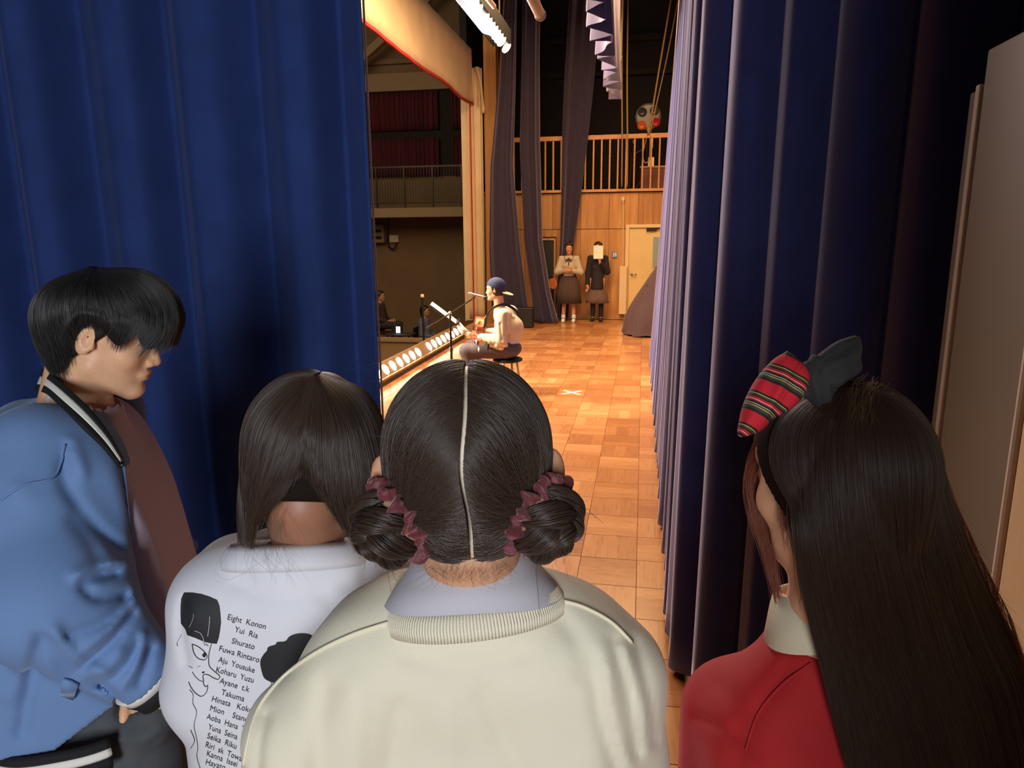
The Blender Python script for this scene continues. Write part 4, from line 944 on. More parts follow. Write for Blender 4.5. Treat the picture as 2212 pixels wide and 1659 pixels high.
    seamL = [on(*p) for p in catmull([(840, 1345, 0), (760, 1372, 0), (680, 1412, 0), (610, 1466, 0), (560, 1530, 0), (538, 1600, 0), (528, 1655, 0)], 34)[:, :2]]
    tubes('shoulder_seam', [(seamL, .0022)], 'cream_rib', sw_, 6)
    seamR = [on(*p) for p in catmull([(1205, 1296, 0), (1260, 1312, 0), (1320, 1345, 0), (1365, 1390, 0)], 20)[:, :2]]
    tubes('shoulder_seam', [(seamR, .0020)], 'cream_rib', sw_, 6)
    def ring(r, z, fx=1., fy=1.): return C0 + (r * fx * np.cos(q))[:, None] * e1 + (r * fy * np.sin(q))[:, None] * e2 + (z + 0 * q)[:, None] * ax
    q0_ = q; q = np.linspace(0, 2 * PI, 720, endpoint=False); rows = [ring(r + .0006 * np.abs(np.sin(q * 90)), z - .008 + 0 * q, 1.05, .92) for r, z in ((.078, -.040), (.079, -.022), (.083, -.0165), (.0880, -.018), (.0915, -.0235), (.0935, -.031), (.0925, -.042))]
    rib = sheet('neck_rib', rows, 'cream_rib', t, True, .004); q = q0_
    flap = lambda f_: -.026 - .006 * np.cos(q * 1)
    rows = [ring(.060, -.05 + 0 * q), ring(.0575, -.01 + 0 * q), ring(.058, .016 + 0 * q), ring(.0600, .0225 + 0 * q), ring(.0640, .0215 + 0 * q), ring(.0685, .013 + 0 * q), ring(.0790 + 0 * q, -.004 + .3 * flap(0) + .010), ring(.0945 + 0 * q, flap(0) + .003 * np.sin(q * 3), 1.05, .94)]
    sheet('shirt_collar', rows, 'grey_collar', t, True, .0022)
    lower_body(t, N - F0 * .005, F0, ('skirt', 'stockings'), ('skirt', 'black_cloth', 'black'), .16, .95)
    return t
def bvh(o):
    me = o.data; V = np.empty(len(me.vertices) * 3, np.float32); me.vertices.foreach_get('co', V); V = V.reshape(-1, 3) + np.array(wloc(o.parent) if o.parent else (0, 0, 0))
    return BVHTree.FromPolygons([tuple(map(float, v)) for v in V], [tuple(p.vertices) for p in me.polygons])
girl_buns()
# ---------------- girl in the printed white shirt
def girl_print():
    t = thing('person', 'girl from behind with dark bobbed hair in a white shirt printed with names and faces', 'person', (-.46, .95, 0))
    H = at(672, 1012, 1.03); R = frame(rotz(F0, 6), pitch=.42, roll=.06); N = at(655, 1190, 1.075)
    sR = at(812, 1305, 1.15); sL = at(490, 1305, 1.07)
    eR = sR + R0 * .02 + F0 * .10 - UP * .25; eL = sL - R0 * .045 + F0 * .02 - UP * .26
    wR = eR + F0 * .16 - UP * .12; wL = eL + R0 * .03 + F0 * .16 - UP * .12; X3 = np.stack([R0, F0, UP], 1)
    def body(P):
        Q = (P - H) @ R / 1.03; d = head_field(Q) * 1.03
        d = smin(d, cap(P, H + R @ V3(-.03, 0, -.05), N - UP * .04 + F0 * .02, .050, .050), .02)
        d = smin(d, chain(P, [sL, N - UP * .06, sR], [.035, .048, .035], .03), .04); d = smin(d, rbox(P, N + F0 * .03 - UP * .32, (.10, .03, .24), .05, X3), .05)
        for s, e, w, sd in ((sR, eR, wR, 1), (sL, eL, wL, -1)):
            d = smin(d, chain(P, [s, e, w], [.038, .032, .024], .02), .02); d = smin(d, hand_field(P, w, w - e, -R0 * sd), .01)
        return d
    sdf_obj('body', body, H + V3(-.32, -.3, -.80), H + V3(.32, .42, .17), .0048, 'skin', t, lambda P: skin_colour(sRGB(160, 110, 84), LIP, (P - H) @ R))  # darker skin tone carries the shade on her neck
    C0 = at(640, 1128, 1.055); ax = UP * .93 + F0 * .36 - R0 * .02; ax /= np.linalg.norm(ax); e1 = R0 - ax * (R0 @ ax); e1 /= np.linalg.norm(e1); e2 = np.cross(ax, e1); q = np.linspace(0, 2 * PI, 96, endpoint=False)
    def shirt(P):
        d = chain(P, [sL, N - UP * .052 - R0 * .06, N - UP * .052 + R0 * .06, sR], [.056, .054, .054, .056], .04)
        d = smin(d, rbox(P, N + F0 * .03 - UP * .34, (.125, .03, .26), .078, X3), .06); d = smin(d, ell(P, N - F0 * .030 - UP * .17, (.14, .066, .14)), .05)
        d = smin(d, chain(P, [sL, sL * .45 + eL * .55 - R0 * .012], [.061, .078], .03), .03); d = smin(d, chain(P, [sR, sR * .45 + eR * .55], [.060, .076], .03), .03)
        d = smin(d, cap(P, N - UP * .10, N - UP * .022, .086, .084), .03)
        for c, a, w in (([(515, 1262), (610, 1292), (740, 1262)], .0035, 18), ([(788, 1200), (800, 1290), (822, 1375)], .007, 18), ([(835, 1240), (852, 1300), (868, 1350)], .005, 14), ([(398, 1300), (392, 1360), (402, 1430)], .006, 12), ([(700, 1290), (760, 1340), (790, 1420)], .004, 20)): d = d + a * fold(P, c, w)
        d = d - .0016 * hnoise(P, 36, 8)
        d = smax(d, -neck_cut(P, C0, ax, .086, -.026), .008); return np.maximum(d, .80 - P[:, 2])
    sh = sdf_obj('shirt', shirt, N + V3(-.38, -.26, -.62), N + V3(.38, .36, .08), .0052, 'white_shirt', t)
    rg_ = lambda r, z: C0 + (r * 1.06 * np.cos(q))[:, None] * e1 + (r * .95 * np.sin(q))[:, None] * e2 + ax * z
    sheet('neck_rib', [rg_(r, z) for r, z in ((.080, -.047), (.080, -.036), (.085, -.032), (.092, -.039), (.096, -.052), (.094, -.063))], 'white_shirt', t, True, .004)
    cha = [C0 + (.070 * math.cos(a)) * e1 + (.067 * math.sin(a)) * e2 + ax * (.012 - .004 * math.cos(a)) for a in np.linspace(0, 2 * PI, 60)]
    tubes('necklace', [(np.array(cha) + np.sin(np.arange(60) * 2.1)[:, None] * .0006 * ax, .0011)], 'gold', t, 5)
    # print on the back: lettering and line drawings laid onto the cloth
    bv = bvh(sh); o0 = np.array(wloc(t))
    def on(x, y, off=.0009):
        u, v = 360 + x / 3.96, 1240 + y / 3.96
        d = Vector(_f + _r * (u - 1106) / 1533. - _u * (v - 829.5) / 1533.).normalized(); h = bv.ray_cast(Vector(CAM), d, 1.6)
        return None if h[0] is None else np.array(h[0] + h[1] * off)
    def lay(name, P2, faces, m='ink', off=.0009):
        W_ = [on(x, y, off) for x, y in P2]; ok = [w is not None for w in W_]
        fs = [f for f in faces if all(ok[i] for i in f)]
        if not fs: return
        me = bpy.data.meshes.new(name); me.from_pydata([tuple(w - o0) if w is not None else (0, 0, -9) for w in W_], [], fs)
        b = bmesh.new(); b.from_mesh(me); bmesh.ops.delete(b, geom=[v for v in b.verts if not v.link_faces], context='VERTS'); b.to_mesh(me); b.free()
        link(name, me, m, sh)
    LINES = [('Eight  Konon', 520, 388, 848, 472), ('Yui  Ria', 585, 492, 778, 550), ('Shurato', 556, 590, 752, 645), ('Fuwa Rintaro', 448, 655, 792, 757), ('Aju  Yousuke', 440, 748, 752, 845), ('Koharu  Yuzu', 422, 835, 745, 930), ('Ayane  t.k', 450, 930, 706, 1008), ('Takuma', 470, 1030, 662, 1090), ('Hinata   Kokoa', 386, 1085, 760, 1195), ('Mion    Stance', 370, 1165, 720, 1275), ('Aoba  Hana  Yu', 340, 1235, 700, 1358), ('Yuna  Seina   N', 358, 1325, 690, 1445), ('Seika  Riku  N', 346, 1400, 675, 1525), ('Riri  sk  Towa', 333, 1475, 640, 1600), ('Kanna  Issei', 343, 1550, 605, 1650), ('Hayato', 335, 1625, 500, 1675)]
    for tx, x0, y0, x1, y1 in LINES:
        cu = bpy.data.curves.new('lettering', 'FONT'); cu.body = tx; cu.shear = .12; cu.resolution_u = 3
        o = bpy.data.objects.new('lettering', cu); COL.objects.link(o); dg = bpy.context.evaluated_depsgraph_get(); me = bpy.data.meshes.new_from_object(o.evaluated_get(dg))
        bpy.data.objects.remove(o); P2 = np.array([v.co[:2] for v in me.vertices]); fs = [tuple(p.vertices) for p in me.polygons]; bpy.data.meshes.remove(me)
        w = P2[:, 0].max() - P2[:, 0].min(); sx = math.hypot(x1 - x0, y1 - y0) / w; ca, sa = (x1 - x0) / math.hypot(x1 - x0, y1 - y0), (y1 - y0) / math.hypot(x1 - x0, y1 - y0)
        sy = 70.
        X = (P2[:, 0] - P2[:, 0].min()) * sx; Y = P2[:, 1] * sy
        # sloping lines, upright-ish letters
        lay('lettering', np.column_stack([x0 + X * ca + Y * .12, y0 + X * sa - Y]), fs)
    def poly(name, pts, m='ink', n=9, off=.0009):
        O = catmull(np.array(pts + pts[:1], float), len(pts) * 6)[:-1] if n > 4 else np.array(pts, float); c = O.mean(0); k = len(O)
        P2 = [c] ; 
        for s in np.linspace(0, 1, n)[1:]: P2 += list(c + (O - c) * s)
        fs = [(0, 1 + i, 1 + (i + 1) % k) for i in range(k)] + [(1 + r * k + i, 1 + (r + 1) * k + i, 1 + (r + 1) * k + (i + 1) % k, 1 + r * k + (i + 1) % k) for r in range(n - 2) for i in range(k)]
        lay(name, P2, fs, m, off)
    def stroke(name, pts, w=5., m='ink', off=.0009):
        P2 = catmull(np.array(pts, float), len(pts) * 7); tg = np.gradient(P2, axis=0); tg /= np.linalg.norm(tg, axis=1)[:, None] + 1e-9; nn = np.stack([-tg[:, 1], tg[:, 0]], 1)
        A = P2 + nn * w / 2; B_ = P2 - nn * w / 2; k = len(P2)
        lay(name, np.vstack([A, B_]), [(i, i + 1, k + i + 1, k + i) for i in range(k - 1)], m, off)
    hp = [(152, 158), (225, 160), (300, 172), (370, 195), (432, 222), (452, 270), (460, 330), (466, 410), (458, 480), (446, 545), (430, 594), (380, 590), (325, 578), (250, 545), (180, 520), (165, 472), (125, 420), (121, 330), (122, 262), (128, 208)]
    O = np.array(hp, float); cc = O.mean(0); dense = np.vstack([np.linspace(O[i], O[(i + 1) % len(O)], 6)[:-1] for i in range(len(O))])
    k = len(dense); P2 = [cc]
    for s in np.linspace(0, 1, 12)[1:]: P2 += list(cc + (dense - cc) * s)
    lay('printed_hair', P2, [(0, 1 + i, 1 + (i + 1) % k) for i in range(k)] + [(1 + r * k + i, 1 + (r + 1) * k + i, 1 + (r + 1) * k + (i + 1) % k, 1 + r * k + (i + 1) % k) for r in range(10) for i in range(k)])
    stroke('printed_line', [(245, 482), (290, 500), (315, 540), (325, 585), (345, 605)], 3.5, 'white_shirt', .0016); stroke('printed_line', [(372, 362), (368, 430), (355, 528)], 3.5, 'white_shirt', .0016)
    stroke('printed_line', [(238, 340), (225, 400), (198, 455)], 2, 'white_shirt', .0016)
    stroke('printed_line', [(384, 596), (362, 690), (366, 780), (405, 825), (448, 862), (455, 880), (440, 898), (400, 885), (362, 862), (330, 855), (312, 868), (318, 915)], 6)
    stroke('printed_line', [(318, 915), (316, 935), (335, 962), (352, 950), (345, 1000), (318, 1035), (288, 1042), (245, 1012), (210, 965), (190, 920)], 6)
    stroke('printed_line', [(220, 597), (265, 615), (312, 650), (344, 690), (342, 720), (318, 732), (270, 718), (236, 672), (220, 597)], 6)
    poly('printed_pupil', [(322, 668), (338, 690), (324, 712), (306, 690)], n=6); poly('printed_nostril', [(314, 829), (327, 836), (316, 847), (302, 840)], n=5)
    stroke('printed_line', [(222, 835), (245, 872), (280, 905), (312, 918)], 4.5); stroke('printed_line', [(316, 580), (330, 606), (345, 600), (358, 616)], 4)
    stroke('printed_line', [(190, 785), (215, 796), (222, 808)], 3); stroke('printed_line', [(262, 800), (275, 788), (290, 786)], 3)
    stroke('printed_line', [(130, 515), (112, 548), (92, 585), (96, 615)], 3)
    stroke('printed_line', [(198, 985), (228, 1030), (226, 1100), (258, 1180), (236, 1290), (258, 1400), (268, 1480), (262, 1560), (292, 1668)], 4)
    stroke('printed_line', [(207, 1330), (240, 1420), (208, 1490)], 5)
    poly('printed_hair', [(895, 922), (840, 890), (815, 830), (803, 745), (828, 690), (858, 655), (872, 622), (930, 602), (948, 580), (1015, 572), (1055, 530), (1130, 506), (1220, 512), (1288, 548), (1380, 535), (1500, 540), (1600, 560), (1640, 640), (1560, 760), (1300, 900), (1080, 960)], n=14)
    stroke('printed_line', [(900, 915), (897, 935), (903, 962)], 4)
    # hair
    G = [[(690, 812, 1.000), (610, 860, 1.085), (575, 980, 1.120), (560, 1080, 1.115), (548, 1145, 1.095)],
         [(686, 811, 0.990), (595, 850, 1.020), (540, 945, 1.040), (522, 1060, 1.035), (520, 1152, 1.010)],
         [(682, 812, 0.965), (612, 885, 0.945), (565, 985, 0.937), (545, 1085, 0.945), (545, 1172, 0.960)],
         [(680, 813, 0.950), (636, 915, 0.917), (600, 1010, 0.911), (572, 1080, 0.921), (548, 1140, 0.945)],
         [(678, 814, 0.945), (657, 925, 0.909), (640, 1000, 0.907), (622, 1045, 0.911), (600, 1082, 0.923)],
         [(680, 814, 0.945), (666, 915, 0.908), (658, 970, 0.907), (655, 1000, 0.909), (652, 1022, 0.913)],
         [(682, 814, 0.945), (684, 925, 0.907), (682, 1000, 0.906), (692, 1050, 0.911), (714, 1095, 0.925)],
         [(686, 813, 0.950), (722, 915, 0.911), (730, 1015, 0.907), (742, 1095, 0.917), (768, 1170, 0.940)],
         [(690, 812, 0.965), (762, 895, 0.940), (792, 995, 0.937), (798, 1085, 0.942), (795, 1185, 0.955)],
         [(692, 811, 0.990), (790, 852, 1.020), (832, 945, 1.040), (836, 1050, 1.037), (822, 1180, 1.020)],
         [(694, 812, 1.000), (775, 860, 1.085), (818, 980, 1.120), (818, 1090, 1.115), (800, 1180, 1.085)]]
    G = [np.array([at(*p) for p in g]) for g in G]
    h = hair_cap('hair', H, R, 1.03, 'hair_dark', t, front=.012, nape=-.050)
    hairdo(G, t, 'hair_dark', 'strand_dark', 7000, H, seed=3, r=.00032, thick=.010, skull=lambda P: skull_field((P - H) @ R / 1.03) * 1.03, under=h)
    rg = np.random.default_rng(12); fl_ = []
    for i in range(60):
        ua = rg.uniform(545, 620); a = at(ua, rg.uniform(1090, 1140), .935); b_ = at(ua + rg.uniform(-60, 70), rg.uniform(1180, 1270), .945); m = (a + b_) / 2 + R0 * rg.normal(-.008, .010) - F0 * .004
        fl_.append(catmull([a, m, b_], 14))
    fl_.append(catmull([at(515, 1150, .95), at(480, 1200, .95), at(463, 1240, .95), at(480, 1256, .945), at(560, 1225, .94)], 22))
    fl_.append(catmull([at(520, 1150, .95), at(490, 1200, .95), at(470, 1238, .95), at(500, 1250, .945), at(580, 1205, .94)], 22))
    hair_curves('loose_strands', fl_, 'strand_dark', h, .00010)
    lower_body(t, N + F0 * .05, F0, ('skirt', 'legs'), ('black_cloth', 'black_cloth', 'black'), .16, .95, 'skirt')
girl_print()

# ---------------- girl with the plaid bow
M_['black_linen'] = mat('black_linen', sRGB(44, 44, 44), .9, bump=.5, bscale=260., noise=.15, nscale=60.)
def plaid():
    m = mat('red_plaid', (.4, .02, .02, 1), .85, bump=.2, bscale=900.); t = m.node_tree; L = t.links.new
    uv = nd(t, 'ShaderNodeUVMap'); sp = nd(t, 'ShaderNodeSeparateXYZ'); L(uv.outputs[0], sp.inputs[0])
    def ramp(src, stops):
        f = nd(t, 'ShaderNodeMath', operation='FRACT'); L(src, f.inputs[0]); r = nd(t, 'ShaderNodeValToRGB'); r.color_ramp.interpolation = 'CONSTANT'; L(f.outputs[0], r.inputs[0])
        e = r.color_ramp.elements; e[0].position = 0; e[0].color = stops[0][1]; e[1].position = stops[1][0]; e[1].color = stops[1][1]
        for p, c in stops[2:]:
            k = e.new(p); k.color = c
        return r.outputs[0]
    red, dk, gr, yl, wh, mar = sRGB(196, 24, 40), sRGB(34, 20, 20), sRGB(58, 60, 40), sRGB(214, 190, 100), sRGB(226, 210, 190), sRGB(110, 22, 28)
    m1 = nd(t, 'ShaderNodeMath', operation='MULTIPLY_ADD'); m1.inputs[1].default_value = 2.55; m1.inputs[2].default_value = .12; L(sp.outputs[1], m1.inputs[0])
    st = ramp(m1.outputs[0], [(0, red), (.27, dk), (.35, gr), (.43, yl), (.45, gr), (.50, wh), (.515, dk), (.58, red), (.62, wh), (.635, red), (.70, dk), (.74, gr), (.80, yl), (.82, dk), (.88, red)])
    m2 = nd(t, 'ShaderNodeMath', operation='MULTIPLY_ADD'); m2.inputs[1].default_value = 2.2; m2.inputs[2].default_value = .3; L(sp.outputs[0], m2.inputs[0])
    wt = ramp(m2.outputs[0], [(0, (1, 1, 1, 1)), (.45, (.78, .8, .7, 1)), (.52, (1, 1, 1, 1)), (.54, (1.1, 1.05, 1, 1)), (.56, (.85, .8, .8, 1)), (.6, (1, 1, 1, 1))])
    x = nd(t, 'ShaderNodeMix', data_type='RGBA', blend_type='MULTIPLY'); x.inputs[0].default_value = 1.; L(st, x.inputs[6]); L(wt, x.inputs[7]); L(x.outputs[2], t.nodes['Principled BSDF'].inputs['Base Color']); return m
M_['plaid'] = plaid()
def girl_bow():
    t = thing('person', 'girl with very long dark hair and a plaid bow headband in a red top', 'person', (.24, .82, 0))
    FH = rotz(F0, 19); H = at(1798, 1056, .80); R = frame(FH, pitch=.12, roll=.0); FB = rotz(F0, 12); RB = np.cross(FB, UP)
    N = at(1785, 1345, .86); sL = at(1698, 1642, .862); sR = at(2100, 1600, .90)
    eL = sL - RB * .0 + FB * .05 - UP * .27; eR = sR + RB * .03 + FB * .05 - UP * .27; wL = eL + FB * .16 - UP * .12 + RB * .03; wR = eR + FB * .16 - UP * .12 - RB * .03; X3 = np.stack([RB, FB, UP], 1)
    def body(P):
        Q = (P - H) @ R / .94; d = head_field(Q, nose=.9, ears=False) * .94
        d = smin(d, cap(P, H + R @ V3(-.03, 0, -.05), N - UP * .03, .050, .056), .03)
        d = smin(d, chain(P, [sL, N - UP * .10, sR], [.030, .045, .030], .03), .03); d = smin(d, rbox(P, N + FB * .03 - UP * .37, (.06, .02, .22), .05, X3), .04)
        for s, e, w, sd in ((sR, eR, wR, 1), (sL, eL, wL, -1)):
            d = smin(d, chain(P, [s, e, w], [.036, .031, .024], .02), .02); d = smin(d, hand_field(P, w, w - e, -RB * sd), .01)
        return d
    sdf_obj('body', body, H + V3(-.36, -.3, -.85), H + V3(.36, .42, .17), .0046, 'skin', t, lambda P: skin_colour(sRGB(226, 172, 134), LIP, (P - H) @ R))
    ax = UP * .95 + FB * .30; ax /= np.linalg.norm(ax); C0 = at(1812, 1330, .855); e1 = RB - ax * (RB @ ax); e1 /= np.linalg.norm(e1); e2 = np.cross(ax, e1); q = np.linspace(0, 2 * PI, 110, endpoint=False)
    def top(P):
        d = chain(P, [sL, N - UP * .095 - RB * .05, N - UP * .095 + RB * .05, sR], [.058, .054, .054, .058], .04)
        d = smin(d, rbox(P, N + FB * .03 - UP * .40, (.075, .035, .24), .07, X3), .06)
        d = smin(d, chain(P, [sL, eL, wL], [.062, .066, .05], .03), .03); d = smin(d, chain(P, [sR, eR, wR], [.062, .066, .05], .03), .03)
        for c in ((at(1640, 1480, .80), at(1620, 1560, .78), at(1560, 1640, .79)), (at(1505, 1545, .83), at(1570, 1570, .79), at(1620, 1610, .78))): d = d - .005 * crease(P, c, .012)
        d = d + .004 * crease(P, (at(1520, 1560, .82), at(1560, 1590, .79), at(1600, 1600, .78)), .006)
        d = smin(d, cap(P, N - UP * .12, N - UP * .045, .078, .070), .03)
        for c, a, w in (([(1500, 1545), (1560, 1570), (1610, 1600), (1640, 1640)], .005, 8), ([(1700, 1450), (1640, 1530), (1600, 1640)], .004, 20), ([(1560, 1480), (1600, 1540), (1590, 1600)], .004, 20)): d = d + a * fold(P, c, w)
        d = d - .002 * hnoise(P, 34, 4); d = smax(d, -neck_cut(P, C0, ax, .080, -.030), .008); return np.maximum(d, .80 - P[:, 2])
    tp = sdf_obj('sweatshirt', top, N + V3(-.42, -.28, -.58), N + V3(.42, .42, .06), .006, 'red_knit', t)
    bv = bvh(tp)
    def on(u, v):
        d = Vector(_f + _r * (u - 1106) / 1533. - _u * (v - 829.5) / 1533.).normalized(); h = bv.ray_cast(Vector(CAM), d); return np.array(h[0] + h[1] * .001) if h[0] is not None else at(u, v, .8)
    tubes('shoulder_seam', [([on(*p[:2]) for p in catmull([(1752, 1432, 0), (1690, 1480, 0), (1640, 1540, 0), (1612, 1620, 0)], 20)], .0016)], 'red_knit', tp, 6)
    ring = lambda r, z: C0 + (r * 1.04 * np.cos(q))[:, None] * e1 + (r * np.sin(q))[:, None] * e2 + (z + 0 * q)[:, None] * ax
    wv = -.018 - .012 * np.exp(-((np.mod(q - PI + PI, 2 * PI) - PI) / .8) ** 2)
    sheet('shirt_collar', [ring(.062, -.05), ring(.060, -.01), ring(.0605, .02), ring(.063, .029), ring(.068, .028), ring(.073, .014), ring(.084, wv)], 'cream_collar', t, True, .0022)
    # hair: from the crown down the back, swung to her right
    G = [[(1790, 850, 0.760), (1690, 905, 0.840), (1650, 985, 0.900), (1655, 1090, 0.888), (1672, 1180, 0.865), (1690, 1260, 0.850), (1690, 1300, 0.840)],
         [(1800, 845, 0.745), (1715, 910, 0.775), (1700, 1000, 0.775), (1712, 1120, 0.745), (1730, 1250, 0.750), (1765, 1390, 0.755), (1800, 1530, 0.755), (1840, 1680, 0.760)],
         [(1815, 842, 0.735), (1755, 930, 0.735), (1745, 1050, 0.723), (1760, 1180, 0.715), (1785, 1320, 0.735), (1825, 1470, 0.745), (1880, 1690, 0.750)],
         [(1835, 840, 0.725), (1810, 940, 0.705), (1812, 1070, 0.693), (1830, 1220, 0.700), (1870, 1400, 0.725), (1920, 1560, 0.735), (1960, 1700, 0.745)],
         [(1855, 840, 0.725), (1870, 940, 0.702), (1885, 1070, 0.691), (1910, 1220, 0.700), (1955, 1400, 0.730), (2010, 1560, 0.740), (2050, 1700, 0.750)],
         [(1872, 842, 0.732), (1925, 930, 0.722), (1950, 1060, 0.715), (1980, 1210, 0.720), (2035, 1390, 0.750), (2090, 1550, 0.760), (2130, 1700, 0.770)],
         [(1885, 845, 0.745), (1970, 915, 0.755), (2005, 1030, 0.755), (2045, 1180, 0.755), (2105, 1350, 0.780), (2175, 1510, 0.790), (2215, 1690, 0.800)],
         [(1895, 848, 0.765), (1990, 905, 0.800), (2032, 1010, 0.810), (2075, 1150, 0.805), (2140, 1290, 0.825), (2210, 1430, 0.840), (2260, 1640, 0.850)],
         [(1880, 850, 0.790), (1985, 905, 0.870), (2025, 1020, 0.880), (2060, 1150, 0.860), (2110, 1290, 0.870), (2170, 1430, 0.880), (2200, 1600, 0.890)]]
    G = [np.array([at(*p) for p in g]) for g in G]
    h = hair_cap('hair', H, R, .94, 'hair_auburn', t, front=.004, nape=-.06, grow=.0065)
    hairdo(G[1:], t, 'hair_auburn', 'strand_auburn', 10000, H + np.array([0, .02, -.05]), seed=5, r=.00034, thick=.010, spread=.005, ends=.04, wave=.0022, skull=lambda P: skull_field((P - H) @ R / .94) * .94, under=h)
    sdf_obj('hair_crown', lambda P: ell(P, at(1822, 850, .752), (.030, .030, .017)), at(1822, 850, .752) - .04, at(1822, 850, .752) + .04, .004, 'hair_auburn', h)
    # side lock in front of the face and the fringe
    rg = np.random.default_rng(9); lock = []
    def bunch(pts, n, w0, w1, mat_, r=.0003, parent=h, nm='side_lock'):
        P = catmull([at(*p) for p in pts], 26); out = []
        for i in range(n):
            a = rg.normal(0, 1, 3); a2 = rg.normal(0, 1, 3); s_ = np.linspace(0, 1, 26)[:, None]; e = rg.integers(18, 27)
            out.append((P + (a * w0 * (1 - s_) + (a * .6 + a2 * .6) * w1 * s_) + R0 * .002 * np.sin(s_ * rg.uniform(3, 9) + rg.uniform(0, 6)))[:e])
        return hair_curves(nm, out, mat_, parent, r)
    bunch([(1720, 900, .80), (1672, 930, .83), (1640, 985, .86), (1624, 1040, .87), (1634, 1110, .87), (1655, 1180, .86), (1672, 1250, .85), (1680, 1300, .85)], 420, .005, .0035, 'strand_red')
    bunch([(1735, 890, .77), (1712, 930, .78), (1702, 1000, .785), (1700, 1090, .785), (1706, 1180, .785)], 380, .006, .004, 'strand_red')
    bunch([(1740, 880, .775), (1700, 920, .80), (1676, 960, .825), (1668, 1010, .83), (1690, 1060, .82)], 420, .006, .005, 'strand_auburn')
    bunch([(1740, 1000, .76), (1738, 1100, .755), (1748, 1200, .765), (1752, 1300, .775)], 700, .007, .006, 'strand_auburn')
    bunch([(1880, 838, .735), (1868, 852, .722), (1860, 885, .708), (1858, 915, .702)], 160, .006, .009, 'strand_highlight', .00018, h, 'crown_highlight')  # lighter strands stand in for a highlight at the crown
    fl_ = []
    for i in range(260):
        v0 = rg.uniform(1050, 1450); u0 = np.interp(v0, [1010, 1150, 1290, 1430], [2030, 2072, 2138, 2208]); a = at(u0 - 20, v0 - 90, .81); m = at(u0 + 6 + rg.normal(0, 5), v0, .82); b_ = at(u0 + rg.uniform(20, 75), v0 + rg.uniform(50, 120), .83); fl_.append(catmull([a, m, b_], 12))
    hair_curves('loose_strands', fl_, 'strand_red', h, .00013)
    # headband with a plaid and a black lobe
    kn = at(1765, 815, .735)
    band = [H + R @ V3(.03, y, z) for y, z in ((.080, .07), (.066, .098), (.035, .119), (0, .127), (-.035, .119), (-.066, .098), (-.080, .07))]
    hb = tubes('headband', [(catmull(band, 50), .006)], 'black_linen', t, 8)
    def plane(c, n): 
        n = n / np.linalg.norm(n); x = _r - n * (_r @ n); x /= np.linalg.norm(x); y = np.cross(n, x); M = np.eye(4); M[:3, 0], M[:3, 1], M[:3, 2], M[:3, 3] = x, y, n, c; return M
    D = .70; sc = D / 1533.
    leaf = np.array([(1706, 757), (1726, 776), (1744, 800), (1746, 826), (1730, 860), (1706, 884), (1668, 906), (1640, 930), (1594, 941), (1596, 905), (1612, 858), (1640, 812), (1674, 776)], float)
    c0 = np.array([1670, 850.]); ang = math.radians(0)
    P2 = (leaf - c0) * sc * np.array([1, -1])
    # rotate so that local y runs tip to tip
    d = (leaf[0] - leaf[8]) * np.array([1, -1]); a = math.atan2(d[0], d[1]); Rr = np.array([[math.cos(a), -math.sin(a)], [math.sin(a), math.cos(a)]]); P2 = P2 @ Rr.T
    M = plane(at(c0[0], c0[1], D), -_f * .92 - _r * .25 + _u * .2); Mr = np.eye(4); Mr[:2, :2] = Rr.T; M = M @ Mr
    den = lambda q, s: -.006 * np.exp(-(((q[:, 0] - .012) / .006) ** 2 + ((q[:, 1] + .03) / .03) ** 2)) + .0025 * np.sin(q[:, 0] * 260 + q[:, 1] * 60) * (1 - s)
    inflated('plaid_lobe', P2, M, .020, 'plaid', hb, uvscale=12., dent=den)['label'] = 'red plaid lobe of the bow'
    lf = np.array([(1744, 796), (1762, 770), (1800, 742), (1840, 724), (1874, 716), (1872, 745), (1862, 800), (1830, 822), (1800, 842), (1772, 840), (1752, 822)], float); c1 = np.array([1812, 790.])
    M2 = plane(at(c1[0], c1[1], .735), -_f * .9 + _r * .3 + _u * .25)
    inflated('black_lobe', (lf - c1) * .735 / 1533. * np.array([1, -1]), M2, .015, 'black_linen', hb, dent=lambda q, s: .0022 * np.sin((q[:, 1] * .9 - q[:, 0] * .5) * 330) * (1 - s * .5))['label'] = 'black linen lobe of the bow'
    sdf_obj('knot', lambda P: smin(ell(P, kn, (.017, .016, .024)), ell(P, kn + R0 * .004 - UP * .014, (.014, .014, .016)), .01) - .0014 * np.sin((P - kn) @ (R0 * 520 + UP * 180)), kn - .05, kn + .05, .0025, 'black_linen', hb)
    lower_body(t, N + FB * .03, FB, ('skirt', 'stockings'), ('black_cloth', 'black_cloth', 'black'), .16, .95)
girl_bow()

